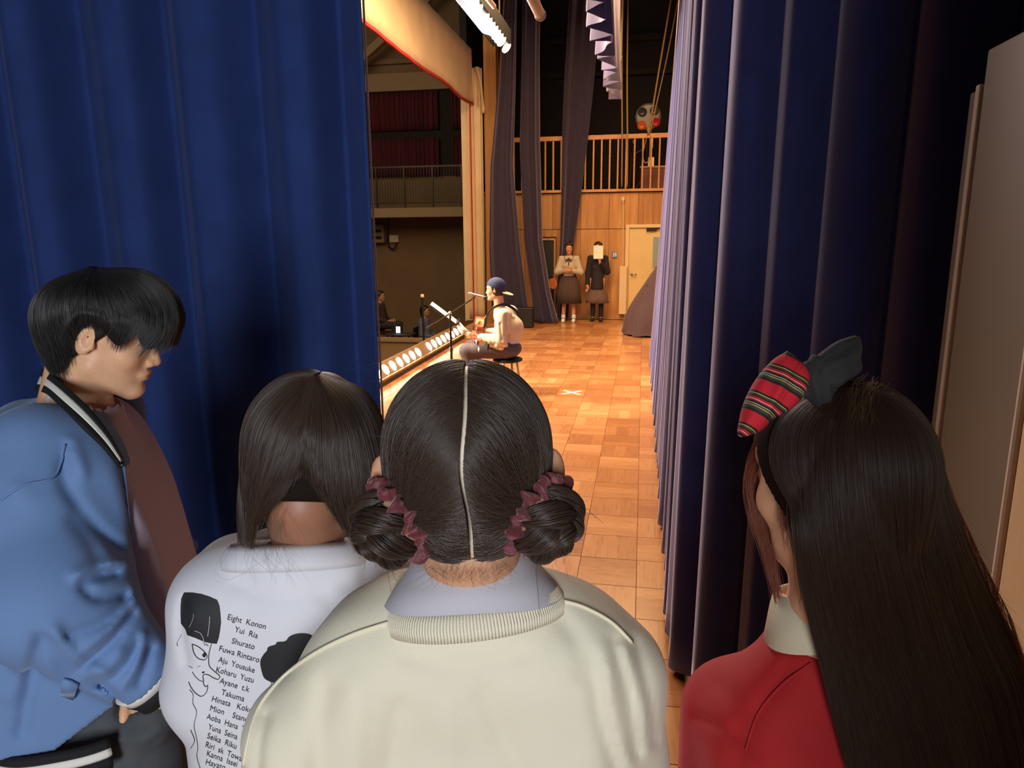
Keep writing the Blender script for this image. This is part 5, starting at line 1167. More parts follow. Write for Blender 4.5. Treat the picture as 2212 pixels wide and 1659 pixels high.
# ---------------- youth in the varsity jacket
def boy():
    t = thing('person', 'black haired youth in profile wearing a blue varsity jacket, hand in pocket', 'person', (-.93, 1.12, 0))
    FB = math.cos(math.radians(16)) * R0 + math.sin(math.radians(16)) * F0; H = at(222, 730, 1.27); R = frame(FB, pitch=.27, roll=.0); LB = np.cross(UP, FB); S_ = .895
    N = at(150, 868, 1.27); sR = at(72, 1010, 1.14); eR = at(118, 1292, 1.10); wR = at(318, 1462, 1.175); sL = N + LB * .19 - UP * .07; eL = sL - UP * .28 - FB * .03 + LB * .03; wL = eL + FB * .20 - UP * .10 - LB * .06
    X3 = np.stack([FB, LB, UP], 1); pock = at(296, 1604, 1.335); NT = N - UP * .33 - FB * .005
    def body(P):
        Q = (P - H) @ R / S_; d = head_field(Q, jaw=1.1, nose=1.08) * S_
        d = smin(d, cap(P, H + R @ V3(-.032, 0, -.05), N - UP * .05 - FB * .008, .047, .057), .022); d = smin(d, ell(P, H + R @ V3(.028, 0, -.125), (.012, .012, .02)), .02)
        d = smin(d, chain(P, [sR, N - UP * .08, sL], [.04, .05, .04], .03), .04); d = smin(d, rbox(P, NT, (.03, .09, .22), .05, X3), .05)
        d = smin(d, chain(P, [sL, eL, wL], [.042, .036, .027], .02), .02); d = smin(d, hand_field(P, wL, wL - eL, -LB), .01)
        d = smin(d, chain(P, [sR, eR, wR], [.042, .036, .029], .02), .02); d = smin(d, hand_field(P, wR, pock - wR, FB), .012)
        return d
    def col(P):
        c = skin_colour(sRGB(230, 178, 138), sRGB(190, 98, 88), (P - H) @ R / S_); Q = (P - H) @ R
        k = np.exp(-np.sum((Q - V3(.012, -.062, -.045)) ** 2, 1) / .0011 ** 2)[:, None]; k = k * 0
        b = (np.exp(-((Q[:, 2] - .036 - .05 * (Q[:, 0] - .08)) / .0055) ** 2) * (Q[:, 0] > .058) * (np.abs(Q[:, 1]) > .012) * (np.abs(Q[:, 1]) < .056))[:, None]; return c * (1 - .75 * b)
    bd_ = sdf_obj('body', body, H + V3(-.30, -.36, -.85), H + V3(.36, .46, .17), .0034, 'skin', t, col)
    for s in (1, -1):
        ec = H + R @ (V3(.0742, s * .032, .008) * S_); b = MB(); b.lathe([(0.0001, -.011), (.0075, -.0085), (.0112, 0), (.0075, .0085), (.004, .0106), (.0001, .0112)], 18, aim(ec - np.array(wloc(t)), R[:, 0] * .96 + R[:, 2] * -.12)); e = b.build('eye', 'eye_white', t, smooth=True)
        MB().lathe([(.0001, .0115), (.0045, .0108), (.0058, .0098), (.0058, .0080)], 14, aim(ec - np.array(wloc(t)), R[:, 0] * .96 + R[:, 2] * -.12)).build('iris', 'iris', e, smooth=True)
        tubes('eyelash', [(np.array([H + R @ (V3(.0742 + .0125 * math.cos(a) * .93, s * (.032 + .0125 * math.sin(a)), .0125 - .002 * abs(math.sin(a))) * S_) for a in np.linspace(-1.1, 1.1, 10)]), .0011)], 'hair_black', e, 5)
    # hair
    L_ = lambda *p: H + R @ (np.array(p) * V3(.815, .89, .865) + V3(.003, 0, .002))
    G = [[(-.03, 0, .137), (.05, 0, .150), (.112, 0, .126), (.142, .0, .076), (.136, .0, .026)],
         [(-.03, -.006, .137), (.045, -.03, .148), (.106, -.035, .120), (.136, -.042, .070), (.128, -.050, .018)],
         [(-.032, -.010, .137), (.040, -.05, .138), (.094, -.064, .102), (.114, -.076, .056), (.096, -.082, .008)],
         [(-.034, -.014, .136), (.028, -.062, .125), (.076, -.080, .088), (.086, -.088, .062), (.074, -.090, .040)],
         [(-.036, -.016, .135), (.012, -.074, .110), (.044, -.090, .065), (.050, -.090, .036), (.046, -.083, .004)],
         [(-.040, -.018, .135), (-.012, -.078, .102), (.006, -.092, .062), (.008, -.092, .046), (.006, -.088, .034)],
         [(-.044, -.018, .135), (-.045, -.078, .100), (-.038, -.093, .055), (-.032, -.090, .038), (-.026, -.084, .024)],
         [(-.048, -.016, .134), (-.082, -.072, .094), (-.082, -.090, .045), (-.066, -.084, -.005), (-.046, -.070, -.060)],
         [(-.050, -.010, .134), (-.108, -.050, .088), (-.124, -.062, .035), (-.108, -.060, -.022), (-.070, -.050, -.084)],
         [(-.052, .0, .134), (-.116, 0, .086), (-.138, 0, .030), (-.122, 0, -.026), (-.084, 0, -.090)],
         [(-.050, .010, .134), (-.108, .050, .088), (-.124, .062, .035), (-.108, .060, -.022), (-.070, .050, -.084)],
         [(-.048, .016, .134), (-.082, .072, .094), (-.082, .094, .045), (-.066, .088, -.005), (-.046, .074, -.058)],
         [(-.044, .018, .135), (-.045, .080, .100), (-.038, .100, .055), (-.032, .098, .038), (-.026, .094, .026)],
         [(-.036, .016, .135), (.012, .074, .110), (.044, .094, .065), (.050, .098, .036), (.044, .094, .008)],
         [(-.032, .010, .137), (.040, .05, .138), (.098, .066, .100), (.118, .080, .048), (.085, .088, -.012)],
         [(-.03, .006, .137), (.045, .03, .148), (.106, .035, .120), (.138, .042, .070), (.134, .040, .014)],
         [(-.03, 0, .137), (.05, 0, .150), (.112, 0, .126), (.142, .0, .076), (.136, .0, .026)]]
    G = [np.array([L_(*p) for p in g]) for g in G]
    h = hair_cap('hair', H, R, S_, 'hair_black', t, front=.002, nape=-.075)
    hairdo(G, t, 'hair_black', 'strand_black', 7000, H + R @ V3(-.01, 0, .03), seed=8, r=.00034, thick=.010, spread=.005, per=10, wave=.0016, ends=.24, under=h)
    # neck rib shirt collar, tee, jacket, jeans
    def torso(P, g):
        q = (P - NT) @ X3; Pw = P + (FB[None] * (.17 * (q[:, 2] - .08))[:, None]); d = rbox(Pw, NT + FB * .012, (.075, .115, .24), .062, X3); d = smax(d, (q[:, 0] - .045) * .88 + (q[:, 2] - .36) * .47, .03); d = smin(d, chain(P, [N - UP * .075 - LB * .09, N - UP * .065 + LB * .09], [.06, .06]), .05); return d + g
    def tee(P):
        d = torso(P, .004); d = smin(d, cap(P, N - UP * .10 + FB * .02, N + UP * .006 + FB * .022, .066, .0625), .025)
        d = d - .0022 * hnoise(P, 30, 2) - .005 * crease(P, (at(300, 1010, 1.2), at(320, 1180, 1.2), at(330, 1330, 1.2)), .012)
        d = smax(d, -cap(P, N - UP * .05 + FB * .012, N + UP * .12 + FB * .05, .058, .062), .004); return np.maximum(d, at(380, 1432, 1.27)[2] - P[:, 2])
    te = sdf_obj('tee_shirt', tee, N + V3(-.28, -.28, -.60), N + V3(.30, .34, .08), .006, 'mauve_tee', t)
    qn = np.linspace(0, 2 * PI, 60, endpoint=False); ta = UP * .95 + FB * .30; ta /= np.linalg.norm(ta); t1 = FB - ta * (FB @ ta); t1 /= np.linalg.norm(t1); t2 = np.cross(ta, t1); tc_ = N + UP * .012 + FB * .018
    sheet('tee_collar', [tc_ + FB * .006 - UP * .014 + (r * np.cos(qn))[:, None] * t1 + (r * np.sin(qn))[:, None] * t2 + ta * z for r, z in ((.064, -.028), (.0645, -.012), (.0625, -.002), (.060, -.004))], 'knit_white', te, True, .003)
    sheet('under_hem', [[at(348, 1400, 1.16), at(365, 1408, 1.17), at(383, 1412, 1.20), at(389, 1416, 1.25)], [at(356, 1432, 1.165), at(368, 1444, 1.175), at(386, 1432, 1.205), at(391, 1430, 1.255)]], 'knit_white', te, False, .004)
    hemz = at(140, 1648, 1.14)[2] - .034
    def jack(P):
        q = (P - NT) @ X3
        d = torso(P, -.014); d = smin(d, rbox(P, NT - FB * .02 - UP * .14, (.075, .175, .22), .07, X3), .05)
        d = smax(d, q[:, 0] - .112 + .075 * np.clip((q[:, 1] + .09) / .10, 0, 1) + .17 * np.maximum(0, -q[:, 2]) - .004 * np.sin(q[:, 2] * 9 + 1), .012)
        sl = chain(P, [sR + LB * .03 + UP * .015, sR - UP * .06, eR, wR], [.082, .094, .098, .056], .04); d = smin(d, sl, .03); d = smin(d, chain(P, [sL, eL, wL], [.08, .085, .055], .03), .03)
        F_ = [((at(150, 960, 1.12), at(205, 1060, 1.10), at(255, 1160, 1.10)), .009, .014), ((at(40, 1060, 1.06), at(100, 1100, 1.02), at(200, 1130, 1.04)), .004, .018),
              ((at(275, 1130, 1.08), at(215, 1185, 1.02), at(180, 1240, 1.0)), .010, .014), ((at(270, 1210, 1.05), at(220, 1255, 1.0), at(120, 1330, .99)), .010, .013),
              ((at(285, 1265, 1.05), at(255, 1330, 1.02), at(160, 1400, 1.0)), .011, .013), ((at(300, 1320, 1.06), at(285, 1390, 1.04), at(215, 1465, 1.03)), .011, .012),
              ((at(330, 1370, 1.08), at(310, 1420, 1.06), at(255, 1500, 1.05)), .009, .011), ((at(100, 1370, 1.0), at(160, 1440, 1.0), at(225, 1500, 1.04)), .008, .014),
              ((at(150, 980, 1.11), at(120, 1020, 1.07), at(30, 1045, 1.05)), .003, .010), ((at(20, 1500, 1.1), at(60, 1400, 1.08), at(90, 1330, 1.06)), .007, .02)]
        for c, a, w in F_: d = d - a * crease(P, c, w)
        for c in ((at(280, 1165, 1.07), at(225, 1215, 1.01), at(150, 1285, .98)), (at(290, 1240, 1.06), at(240, 1295, 1.0), at(140, 1370, .99)), (at(296, 1295, 1.06), at(270, 1365, 1.02), at(190, 1435, 1.01))): d = d + .007 * crease(P, c, .008)
        for c, a, w in (([(246, 1236), (205, 1245), (180, 1264), (210, 1290), (268, 1284)], .010, 13), ([(285, 1325), (240, 1385), (180, 1437)], .014, 11), ([(326, 1400), (312, 1450), (300, 1478)], .012, 9), ([(98, 1388), (126, 1428), (210, 1478)], .006, 14), ([(88, 1375), (60, 1510), (48, 1580)], .010, 18), ([(142, 965), (140, 1045), (205, 1135), (262, 1188)], .008, 16), ([(270, 1300), (230, 1340), (150, 1372)], .007, 12), ([(160, 1120), (200, 1180), (215, 1230)], .006, 20), ([(215, 1478), (245, 1500), (262, 1530)], .010, 9), ([(300, 1390), (272, 1440), (228, 1476)], .008, 9)): d = d + a * fold(P, c, w)
        for c, a, w in (([(270, 1212), (215, 1222), (165, 1240)], .010, 14), ([(290, 1300), (250, 1350), (190, 1400)], .008, 13), ([(262, 1410), (225, 1450), (180, 1462)], .008, 12), ([(120, 1360), (170, 1425), (230, 1455)], .006, 12), ([(310, 1370), (296, 1430), (262, 1490)], .007, 9)): d = d - a * fold(P, c, w)
        d = d - .003 * hnoise(P, 24, 6)
        d = smax(d, -cap(P, N - UP * .10 + FB * .01, N + UP * .14 - FB * .02, .072, .088), .006)
        v = q[:, 0] * .62 + q[:, 2] * .38; d = smax(d, -np.maximum(torso(P, .0), -(q[:, 0] - .02)), .006)
        wv = (wR - eR) / np.linalg.norm(wR - eR); d = np.where((P - wR) @ wv > 0, np.maximum(d, (P - wR) @ wv), d)
        return np.maximum(d, hemz + .05 - P[:, 2])
    jk = sdf_obj('jacket', jack, N + V3(-.36, -.38, -.62), N + V3(.40, .46, .08), .0055, 'jacket', t)
    wv = (wR - eR) / np.linalg.norm(wR - eR); o0 = np.array(wloc(jk))
    for z0, z1, m in ((-.006, .012, 'knit_white'), (.012, .038, 'knit_black')):
        MB().lathe([(.040, z0), (.0535 - z0 * .25, z0), (.0545 - .25 * z1, (z0 + z1) / 2), (.0525 - z1 * .25, z1), (.036, z1)], 40, aim(wR - o0, wv)).build('cuff', m, jk, smooth=True)['label'] = ('white' if m == 'knit_white' else 'black') + ' band of the ribbed cuff'
    qh = np.linspace(-2 * PI + 1.19, -1.19, 80)
    def hemring(z, g):
        c = NT - FB * .01; return np.array([c + FB * ((.150 + g) * np.sign(math.cos(a)) * abs(math.cos(a)) ** .7) + LB * ((.252 + g) * np.sign(math.sin(a)) * abs(math.sin(a)) ** .7) - UP * (c[2] - z) for a in qh])
    for za, zb, m in ((.050, .036, 'knit_black'), (.036, .020, 'knit_white'), (.020, .0, 'knit_black')): sheet('hem', [hemring(hemz + za, -.004), hemring(hemz + (za + zb) / 2, .002), hemring(hemz + zb, -.004)], m, jk, False, .006)
    near = catmull([at(74, 846, 1.29), at(98, 850, 1.20), at(132, 880, 1.145), at(176, 918, 1.125), at(222, 962, 1.14), at(258, 1004, 1.155)], 40); inn = catmull([at(90, 796, 1.31), at(106, 806, 1.225), at(152, 842, 1.17), at(198, 886, 1.15), at(234, 932, 1.155), at(266, 988, 1.165)], 40)
    for f0, f1, m in ((0, .33, 'knit_black'), (.33, .68, 'knit_white'), (.68, 1., 'knit_black')):
        sheet('collar', [near + (inn - near) * f for f in np.linspace(f0, f1, 4)], m, jk, False, .006)['label'] = ('white' if m == 'knit_white' else 'black') + ' stripe of the knitted collar'
    far = catmull([at(105, 800, 1.33), at(150, 822, 1.40), at(205, 868, 1.41), at(240, 925, 1.37), at(268, 992, 1.30)], 30)
    sheet('collar', [far, far + R0 * .010 - UP * .006, far + R0 * .022 - UP * .012], 'knit_black', jk, False, .006)['label'] = 'black far side of the knitted collar'
    pe = catmull([at(262, 994, 1.185), at(272, 1100, 1.18), at(282, 1210, 1.18), at(292, 1320, 1.18)], 30)
    pk = sheet('placket', [pe - R0 * .016, pe - R0 * .004 - F0 * .004, pe + R0 * .005], M_['jacket'], jk, False, .005)
    MB().lathe([(0, 0), (.0045, .001), (.0055, .003), (.003, .0045), (0, .0045)], 12, aim(at(263, 1003, 1.175) - o0, -_f)).build('snap', 'dark_metal', pk, smooth=True)
    bvj = bvh(jk)
    def onj(u, v):
        d = Vector(_f + _r * (u - 1106) / 1533. - _u * (v - 829.5) / 1533.).normalized(); x = bvj.ray_cast(Vector(CAM), d); return np.array(x[0] + x[1] * .002) if x[0] is not None else at(u, v, 1.1)
    sheet('pocket_flap', [[onj(138, 1462), onj(156, 1466), onj(172, 1474)], [onj(134, 1495), onj(150, 1500), onj(163, 1504)]], 'jacket', jk, False, .005)
    tubes('sleeve_seam', [([onj(*p[:2]) for p in catmull([(2, 1082, 0), (50, 1050, 0), (110, 1034, 0), (130, 1000, 0), (142, 960, 0)], 24)], .0018)], 'jacket', jk, 6)
    def jeans(P):
        q = (P - NT) @ X3; hz = at(380, 1432, 1.27)[2]
        d = rbox(P, V3(NT[0], NT[1], hz - .14) + FB * .018 - LB * .025, (.075, .115, .10), .06, X3); g = None
        for s in (1, -1):
            e = chain(P, [V3(NT[0], NT[1], hz - .18) + LB * (s * .10 - .025) + FB * .012, V3(NT[0], NT[1], .50) + LB * s * .10 + FB * .02, V3(NT[0], NT[1], .07) + LB * s * .11], [.105, .085, .075], .04); g = e if g is None else np.minimum(g, e)
        d = smin(d, g, .05) - .002 * hnoise(P, 30, 9)
        pa = (at(283, 1515, 1.155), at(305, 1570, 1.15)); d = d - .004 * crease(P, (at(345, 1440, 1.16), at(300, 1570, 1.14)), .006) - .004 * crease(P, (at(272, 1530, 1.14), at(300, 1580, 1.14), at(305, 1680, 1.14)), .006)
        hd = (pock - wR) / np.linalg.norm(pock - wR); hp_ = hand_field(P, wR, pock - wR, FB)
        d = smax(d, .006 - smin(hp_, cap(P, eR, wR, .036, .034), .01), .006)            # pocket mouth round the wrist
        d = smin(d, smax(np.minimum(hp_, cap(P, wR + hd * .06, wR + hd * .13, .045, .05)) - .010, -((P - wR) @ hd - .100 - .25 * np.abs((P - wR) @ FB)), .01), .02)   # the hand bulges the pocket
        return np.maximum(np.maximum(d, P[:, 2] - hz), .03 - P[:, 2])
    sdf_obj('jeans', jeans, V3(NT[0] - .3, NT[1] - .32, .02), V3(NT[0] + .3, NT[1] + .34, 1.16), .008, 'jeans', t)
    for s in (1, -1): sdf_obj('shoe', lambda P: np.maximum(cap(P, V3(NT[0], NT[1], .045) + LB * s * .11 - FB * .05, V3(NT[0], NT[1], .035) + LB * s * .12 + FB * .14, .05, .042), .004 - P[:, 2]), V3(NT[0] - .32, NT[1] - .34, -.01), V3(NT[0] + .32, NT[1] + .34, .12), .009, 'knit_white', t)
boy()
# ------------------------------------------------------------------ the performer, his gear, and the two girls by the far wall
M_['navy_cap'] = mat('navy_cap_cloth', sRGB(44, 52, 84), .8, bump=.1); M_['beige_jacket'] = mat('beige_jacket_cloth', sRGB(220, 202, 168), .8, bump=.15); M_['grey_trousers'] = mat('grey_brown_trousers', sRGB(92, 80, 80), .8, bump=.1)
M_['guitar_red'] = wood('red_brown_guitar', sRGB(120, 50, 26), sRGB(168, 84, 44), (3, 3, 1), .3, 3., coat=.5); M_['guitar_amber'] = wood('amber_guitar', sRGB(160, 84, 34), sRGB(196, 116, 54), (3, 3, 1), .25, 3., coat=.5)
M_['pale_blouse'] = mat('pale_blouse', sRGB(190, 178, 156), .8, bump=.1); M_['navy_blazer'] = mat('black_blazer', sRGB(40, 34, 38), .85, bump=.1); M_['dark_skirt'] = mat('dark_pleated_skirt', sRGB(78, 60, 54), .85); M_['check_skirt'] = mat('brown_check_skirt', sRGB(110, 86, 76), .85, noise=.3, nscale=40.)
M_['tights'] = mat('black_tights', sRGB(26, 22, 24), .7); M_['hair_far'] = mat('far_dark_hair', sRGB(34, 24, 20), .5)

def performer():
    P_ = lambda u, v, Y=7.7: at_y(u, v, Y)
    t = thing('person', 'seated performer in a backwards navy cap and beige jacket singing on the stage', 'person', (-1.5, 7.7, 0))
    Fp = V3(-1, .06, 0); Fp /= np.linalg.norm(Fp); Lp = np.cross(UP, Fp); H = V3(-1.59, 7.70, 1.165); R = frame(Fp, pitch=.03); X3 = np.stack([Fp, Lp, UP], 1)
    hip = V3(-1.46, 7.7, .53); N = V3(-1.545, 7.70, .985); sL = V3(-1.46, 7.52, .90); sR = V3(-1.46, 7.88, .90); eL = V3(-1.49, 7.46, .63); eR = V3(-1.50, 7.98, .65); wL = V3(-1.74, 7.50, .655); wR = V3(-1.74, 7.86, .66)
    kL = V3(-1.90, 7.60, .50); kR = V3(-1.90, 7.84, .50); fL = V3(-1.80, 7.60, .08); fR = V3(-1.84, 7.86, .08)
    def body(P):
        d = head_field((P - H) @ R); d = smin(d, cap(P, H + R @ V3(-.03, 0, -.05), N - UP * .03, .052, .058), .03)
        d = smin(d, chain(P, [hip, N - UP * .2 + V3(.05, 0, 0), N - UP * .06], [.10, .10, .06], .05), .03); d = smin(d, chain(P, [sL, N - UP * .07, sR], [.045, .05, .045], .03), .03)
        for s, e, w, k, f, g in ((sL, eL, wL, kL, fL, V3(-.6, -.5, .4)), (sR, eR, wR, kR, fR, V3(-.7, -.4, -.2))):
            d = smin(d, chain(P, [s, e, w], [.042, .036, .026], .02), .02); d = smin(d, hand_field(P, w, g, V3(-.2, .3, 1)), .01)
            d = smin(d, chain(P, [hip + (s - N) * V3(0, .5, 0), k, f], [.075, .052, .04], .03), .03)
        return d
    sdf_obj('body', body, (-2.02, 7.2, .02), (-1.25, 8.2, 1.34), .006, 'skin', t, lambda P: skin_colour(sRGB(226, 172, 136), LIP, (P - H) @ R))
    for s in (1, -1): MB().lathe([(.0001, -.010), (.0112, 0), (.007, .0088), (.0001, .0112)], 12, aim(H + R @ V3(.0742, s * .032, .008) - np.array(wloc(t)), R[:, 0])).build('eye', 'iris', t, smooth=True)
    sdf_obj('hair', lambda P: smax(smax(skull_field((P - H) @ R) - .003, ((P - H) @ R)[:, 0] - .02 - .2 * ((P - H) @ R)[:, 2], .005), -.058 - ((P - H) @ R)[:, 2], .005), H - .15, H + .15, .006, 'hair_far', t)
    cp = sdf_obj('cap', lambda P: smax(ell((P - H) @ R, (-.012, 0, .040), (.112, .092, .104)), .030 + .35 * (((P - H) @ R)[:, 0] + .02) * 1. - ((P - H) @ R)[:, 2], .006), H - .17, H + .17, .005, 'navy_cap', t)
    sdf_obj('brim', lambda P: smax(ell((P - H) @ frame(Fp, pitch=-.30), (-.135, 0, .012), (.075, .075, .010)), .05 + ((P - H) @ R)[:, 0] * 1., .004), H - .25, H + .2, .005, 'beige_jacket', cp)
    # shirt tail, jacket, trousers
    def jac(P):
        d = chain(P, [hip + V3(-.01, 0, .02), hip + V3(.02, 0, .22), N + V3(.035, 0, -.10)], [.145, .14, .09], .08); d = smin(d, chain(P, [sL, N + V3(.02, 0, -.085), sR], [.078, .068, .078], .04), .05)
        for s, e, w in ((sL, eL, wL), (sR, eR, wR)): d = smin(d, chain(P, [s, e, e + (w - e) * .86], [.086, .086, .060], .03), .03)
        for c in ((V3(-1.50, 7.43, .85), V3(-1.47, 7.40, .72), V3(-1.52, 7.40, .6)), (V3(-1.40, 7.48, .82), V3(-1.36, 7.5, .65), V3(-1.36, 7.55, .5)), (V3(-1.55, 7.42, .68), V3(-1.62, 7.44, .63))): d = d - .012 * crease(P, c, .02)
        for c, a, w in (([(1094, 682), (1096, 740)], .024, 4), ([(1110, 690), (1119, 762)], .022, 4), ([(1070, 742), (1112, 762)], .020, 3), ([(1080, 700), (1084, 735)], .018, 3), ([(1062, 742), (1078, 752)], .016, 2.5), ([(1100, 760), (1124, 752)], .018, 3)): d = d + a * fold(P, c, w)
        d = d - .006 * hnoise(P, 22, 5); d = smax(d, -cap(P, N - UP * .03, N + UP * .15 + Fp * .06, .062, .075), .006); d = smax(d, -cap(P, N - UP * .02 + Fp * .17, hip + UP * .1 + Fp * .24, .075, .12), .01)
        return np.maximum(d, .46 - P[:, 2])
    jk = sdf_obj('jacket', jac, (-2.0, 7.2, .40), (-1.15, 8.2, 1.08), .007, 'beige_jacket', t)
    sdf_obj('shirt', lambda P: np.maximum(smax(chain(P, [hip, hip + V3(.0, 0, .22), N + V3(.02, 0, -.08)], [.135, .125, .07], .08), -cap(P, N - UP * .02, N + UP * .15 + Fp * .05, .056, .07), .005), .44 - P[:, 2]), (-1.9, 7.4, .4), (-1.2, 8.0, 1.04), .008, 'white_shirt', t)
    def tro(P):
        d = ell(P, hip + V3(0, 0, -.01), (.16, .18, .11)); g = None
        for s, k, f in ((-1, kL, fL), (1, kR, fR)):
            e = chain(P, [hip + V3(-.02, s * .09, -.01), k, f + UP * .02], [.10, .082, .078], .03); g = e if g is None else np.minimum(g, e)
        d = smin(d, g, .04) - .005 * hnoise(P, 26, 3); return np.maximum(d, P[:, 2] - .60)
    sdf_obj('trousers', tro, (-2.05, 7.42, .02), (-1.25, 8.05, .62), .008, 'grey_trousers', t)
    for f in (fL, fR): sdf_obj('shoe', lambda P: np.maximum(cap(P, V3(f[0] + .05, f[1], .045), V3(f[0] - .15, f[1], .035), .05, .042), .004 - P[:, 2]), f - V3(.3, .12, .1), f + V3(.2, .12, .06), .009, 'black', t)
    # stool
    s = thing('stool', 'round stool with slim pale metal legs under the seated performer', 'stool', (-1.46, 7.7, 0))
    MB().lathe([(0, .375), (.14, .375), (.165, .385), (.165, .405), (.15, .415), (0, .415)], 28).build('seat', 'black', s, smooth=True)
    for a in (.6, 2.17, 3.74, 5.31): MB().tube([(.11 * math.cos(a), .11 * math.sin(a), .375), (.17 * math.cos(a), .17 * math.sin(a), .003)], .0125, 8).build('leg', 'white_rope', s, smooth=True)
    MB().tube([(.15 * math.cos(a), .15 * math.sin(a), .14) for a in np.linspace(0, 2 * PI, 33)], .006, 6, caps=False).build('foot_ring', 'dark_metal', s, smooth=True)
    # guitar held on the lap, neck towards the viewer's side
    g = thing('guitar', 'reddish brown acoustic guitar on the lap of the seated performer', 'guitar', (-1.815, 7.80, .675))
    n = np.array([-.93, -.30, .18]); n /= np.linalg.norm(n); dn = np.array([-.32, -.93, .05]); dn -= n * (dn @ n); dn /= np.linalg.norm(dn); w_ = np.cross(n, dn); Mg = Matrix([(dn[i], w_[i], n[i], 0) for i in range(3)] + [(0, 0, 0, 1)])
    ol = np.array([(.20, 0), (.19, .09), (.13, .125), (.06, .10), (.02, .095), (-.05, .14), (-.14, .165), (-.22, .12), (-.245, 0)]); ol = np.vstack([ol, ol[-2:0:-1] * V3(1, -1, 1)[:2]]); O = catmull(np.vstack([ol, ol[:1]]), 80)[:-1]
    b = MB(); k = len(O); rows = [np.column_stack([O * sc, np.full(k, z)]) for sc, z in ((.97, -.05), (1, -.045), (1, .045), (.97, .05))]; b.grid(np.array(rows), wrap=True); b.f += [tuple(range(k - 1, -1, -1)), tuple(3 * k + i for i in range(k))]; b.v = [Mg @ Vector(p) for p in b.v]; b.build('body', 'guitar_red', g)
    MB().lathe([(0, .0), (.048, .0), (.048, .003), (0, .003)], 24, Mg @ T((.09, 0, .0505))).build('sound_hole', 'black', g)
    MB().bevbox(.19, .54, -.024, .024, .03, .058, .004, Mg).build('neck', 'guitar_red', g); MB().bevbox(.54, .68, -.034, .034, .022, .042, .004, Mg @ T((0, 0, -.005), (0, .12, 0))).build('headstock', 'black', g)
    for i in range(3):
        for sg in (1, -1): MB().lathe([(0, 0), (.006, 0), (.006, .02), (.010, .025), (.010, .035), (0, .035)], 8, Mg @ T((.57 + i * .04, sg * .034, .03), (-sg * PI / 2, 0, 0))).build('tuning_peg', 'chrome', g, smooth=True)
    MB().bevbox(-.09, -.06, -.06, .06, .05, .058, .002, Mg).build('bridge', 'black', g)
    MB().tube([Vector(p) - Vector(g.location) for p in catmull([(-1.60, 7.95, .66), (-1.36, 7.84, .86), (-1.46, 7.70, 1.005), (-1.58, 7.56, .99), (-1.655, 7.55, .90), (-1.70, 7.64, .78), (-1.78, 7.62, .70)], 40)], .016, 8, flat=.3).build('strap', 'black', g, smooth=True)
    tg_ = tag(MB().lathe([(0, -.03), (.02, -.02), (.026, 0), (.02, .02), (0, .03)], 12).build('badge', mat('orange_badge', sRGB(216, 140, 40), .5), loc=(-1.735, 7.50, .83), smooth=True), 'small orange tag hanging on the chest of the seated performer', 'tag')
    # microphone and stands
    m = thing('microphone_stand', 'boom microphone stand before the seated performer', 'microphone stand', (-2.127, 7.75, 0))
    O_ = np.array(m.location); q = lambda x, y, z: np.array([x, y, z]) - O_
    MB().tube([(0, 0, .03), (0, 0, .91)], .011, 8).build('pole', 'dark_metal', m); MB().tube([q(-1.867, 7.75, 1.063), q(-2.372, 7.75, .743)], .009, 8).build('boom_arm', 'dark_metal', m)
    MB().lathe([(0, -.05), (.016, -.05), (.018, 0), (.016, .05), (0, .05)], 10, aim(q(-2.36, 7.75, .75), (1, 0, .63))).build('counterweight', 'dark_metal', m); MB().lathe([(0, -.025), (.02, -.02), (.02, .02), (0, .025)], 10, aim((0, 0, .905), (0, 1, 0))).build('clutch', 'chrome', m, smooth=True)
    for a in (1.0, 3.1, 5.2): MB().tube([(0, 0, .12), (.24 * math.cos(a), .28 * math.sin(a), .012)], .008, 6).build('leg', 'dark_metal', m)
    mi = thing('microphone', 'silver handheld microphone clipped at the mouth of the seated performer', 'microphone', (-1.80, 7.75, 1.10))
    MB().lathe([(0, -.115), (.011, -.115), (.013, -.10), (.018, .06), (.0185, .07), (0, .072)], 14, aim((0, 0, 0), (.19, -.01, -.05))).build('handle', 'chrome', mi, smooth=True); MB().lathe([(0, .065), (.02, .07), (.0255, .085), (.024, .105), (.013, .119), (0, .122)], 14, aim((0, 0, 0), (.19, -.01, -.05))).build('grille', 'dark_metal', mi, smooth=True)
    MB().tube([(-.058, 0, -.030), (-.03, 0, .0), (.01, 0, 0)], .012, 8).build('clip', 'black', mi, smooth=True)
    ms = thing('music_stand', 'music stand with a brightly lit sheet beside the seated performer', 'music stand', (-2.19, 8.0, 0))
    MB().tube([(0, 0, .0), (0, 0, .45)], .016, 8).build('lower_pole', 'chrome', ms); MB().tube([(0, 0, .45), (0, 0, .84)], .011, 8).build('upper_pole', 'dark_metal', ms); MB().lathe([(0, -.03), (.024, -.025), (.024, .025), (0, .03)], 12, T((0, 0, .45))).build('collar', 'chrome', ms, smooth=True)
    for a in (.5, 2.6, 4.7): MB().tube([(0, 0, .16), (.26 * math.cos(a), .26 * math.sin(a), .01)], .008, 6).build('leg', 'dark_metal', ms)
    Mt = T((-.08, 0, .875), (0, .66, .22)); MB().bevbox(-.19, .19, -.19, .19, -.012, -.004, .003, Mt).build('desk', 'dark_metal', ms); MB().bevbox(.185, .20, -.19, .19, -.012, .045, .003, Mt).build('lip', 'dark_metal', ms)
    MB().tube([(.08, 0, .76), (.15, -.02, .69), (.20, -.02, .645)], [.03, .03, .035], 10).build('lamp_clip', 'paper', ms, smooth=True)
    sh = tag(MB().bevbox(-.18, .18, -.17, .17, -.0035, .004, .002, T((-2.27, 8.0, .879), (0, .66, .22))).build('sheet_music', 'paper'), 'white sheet of music lying on the music stand', 'sheet music')
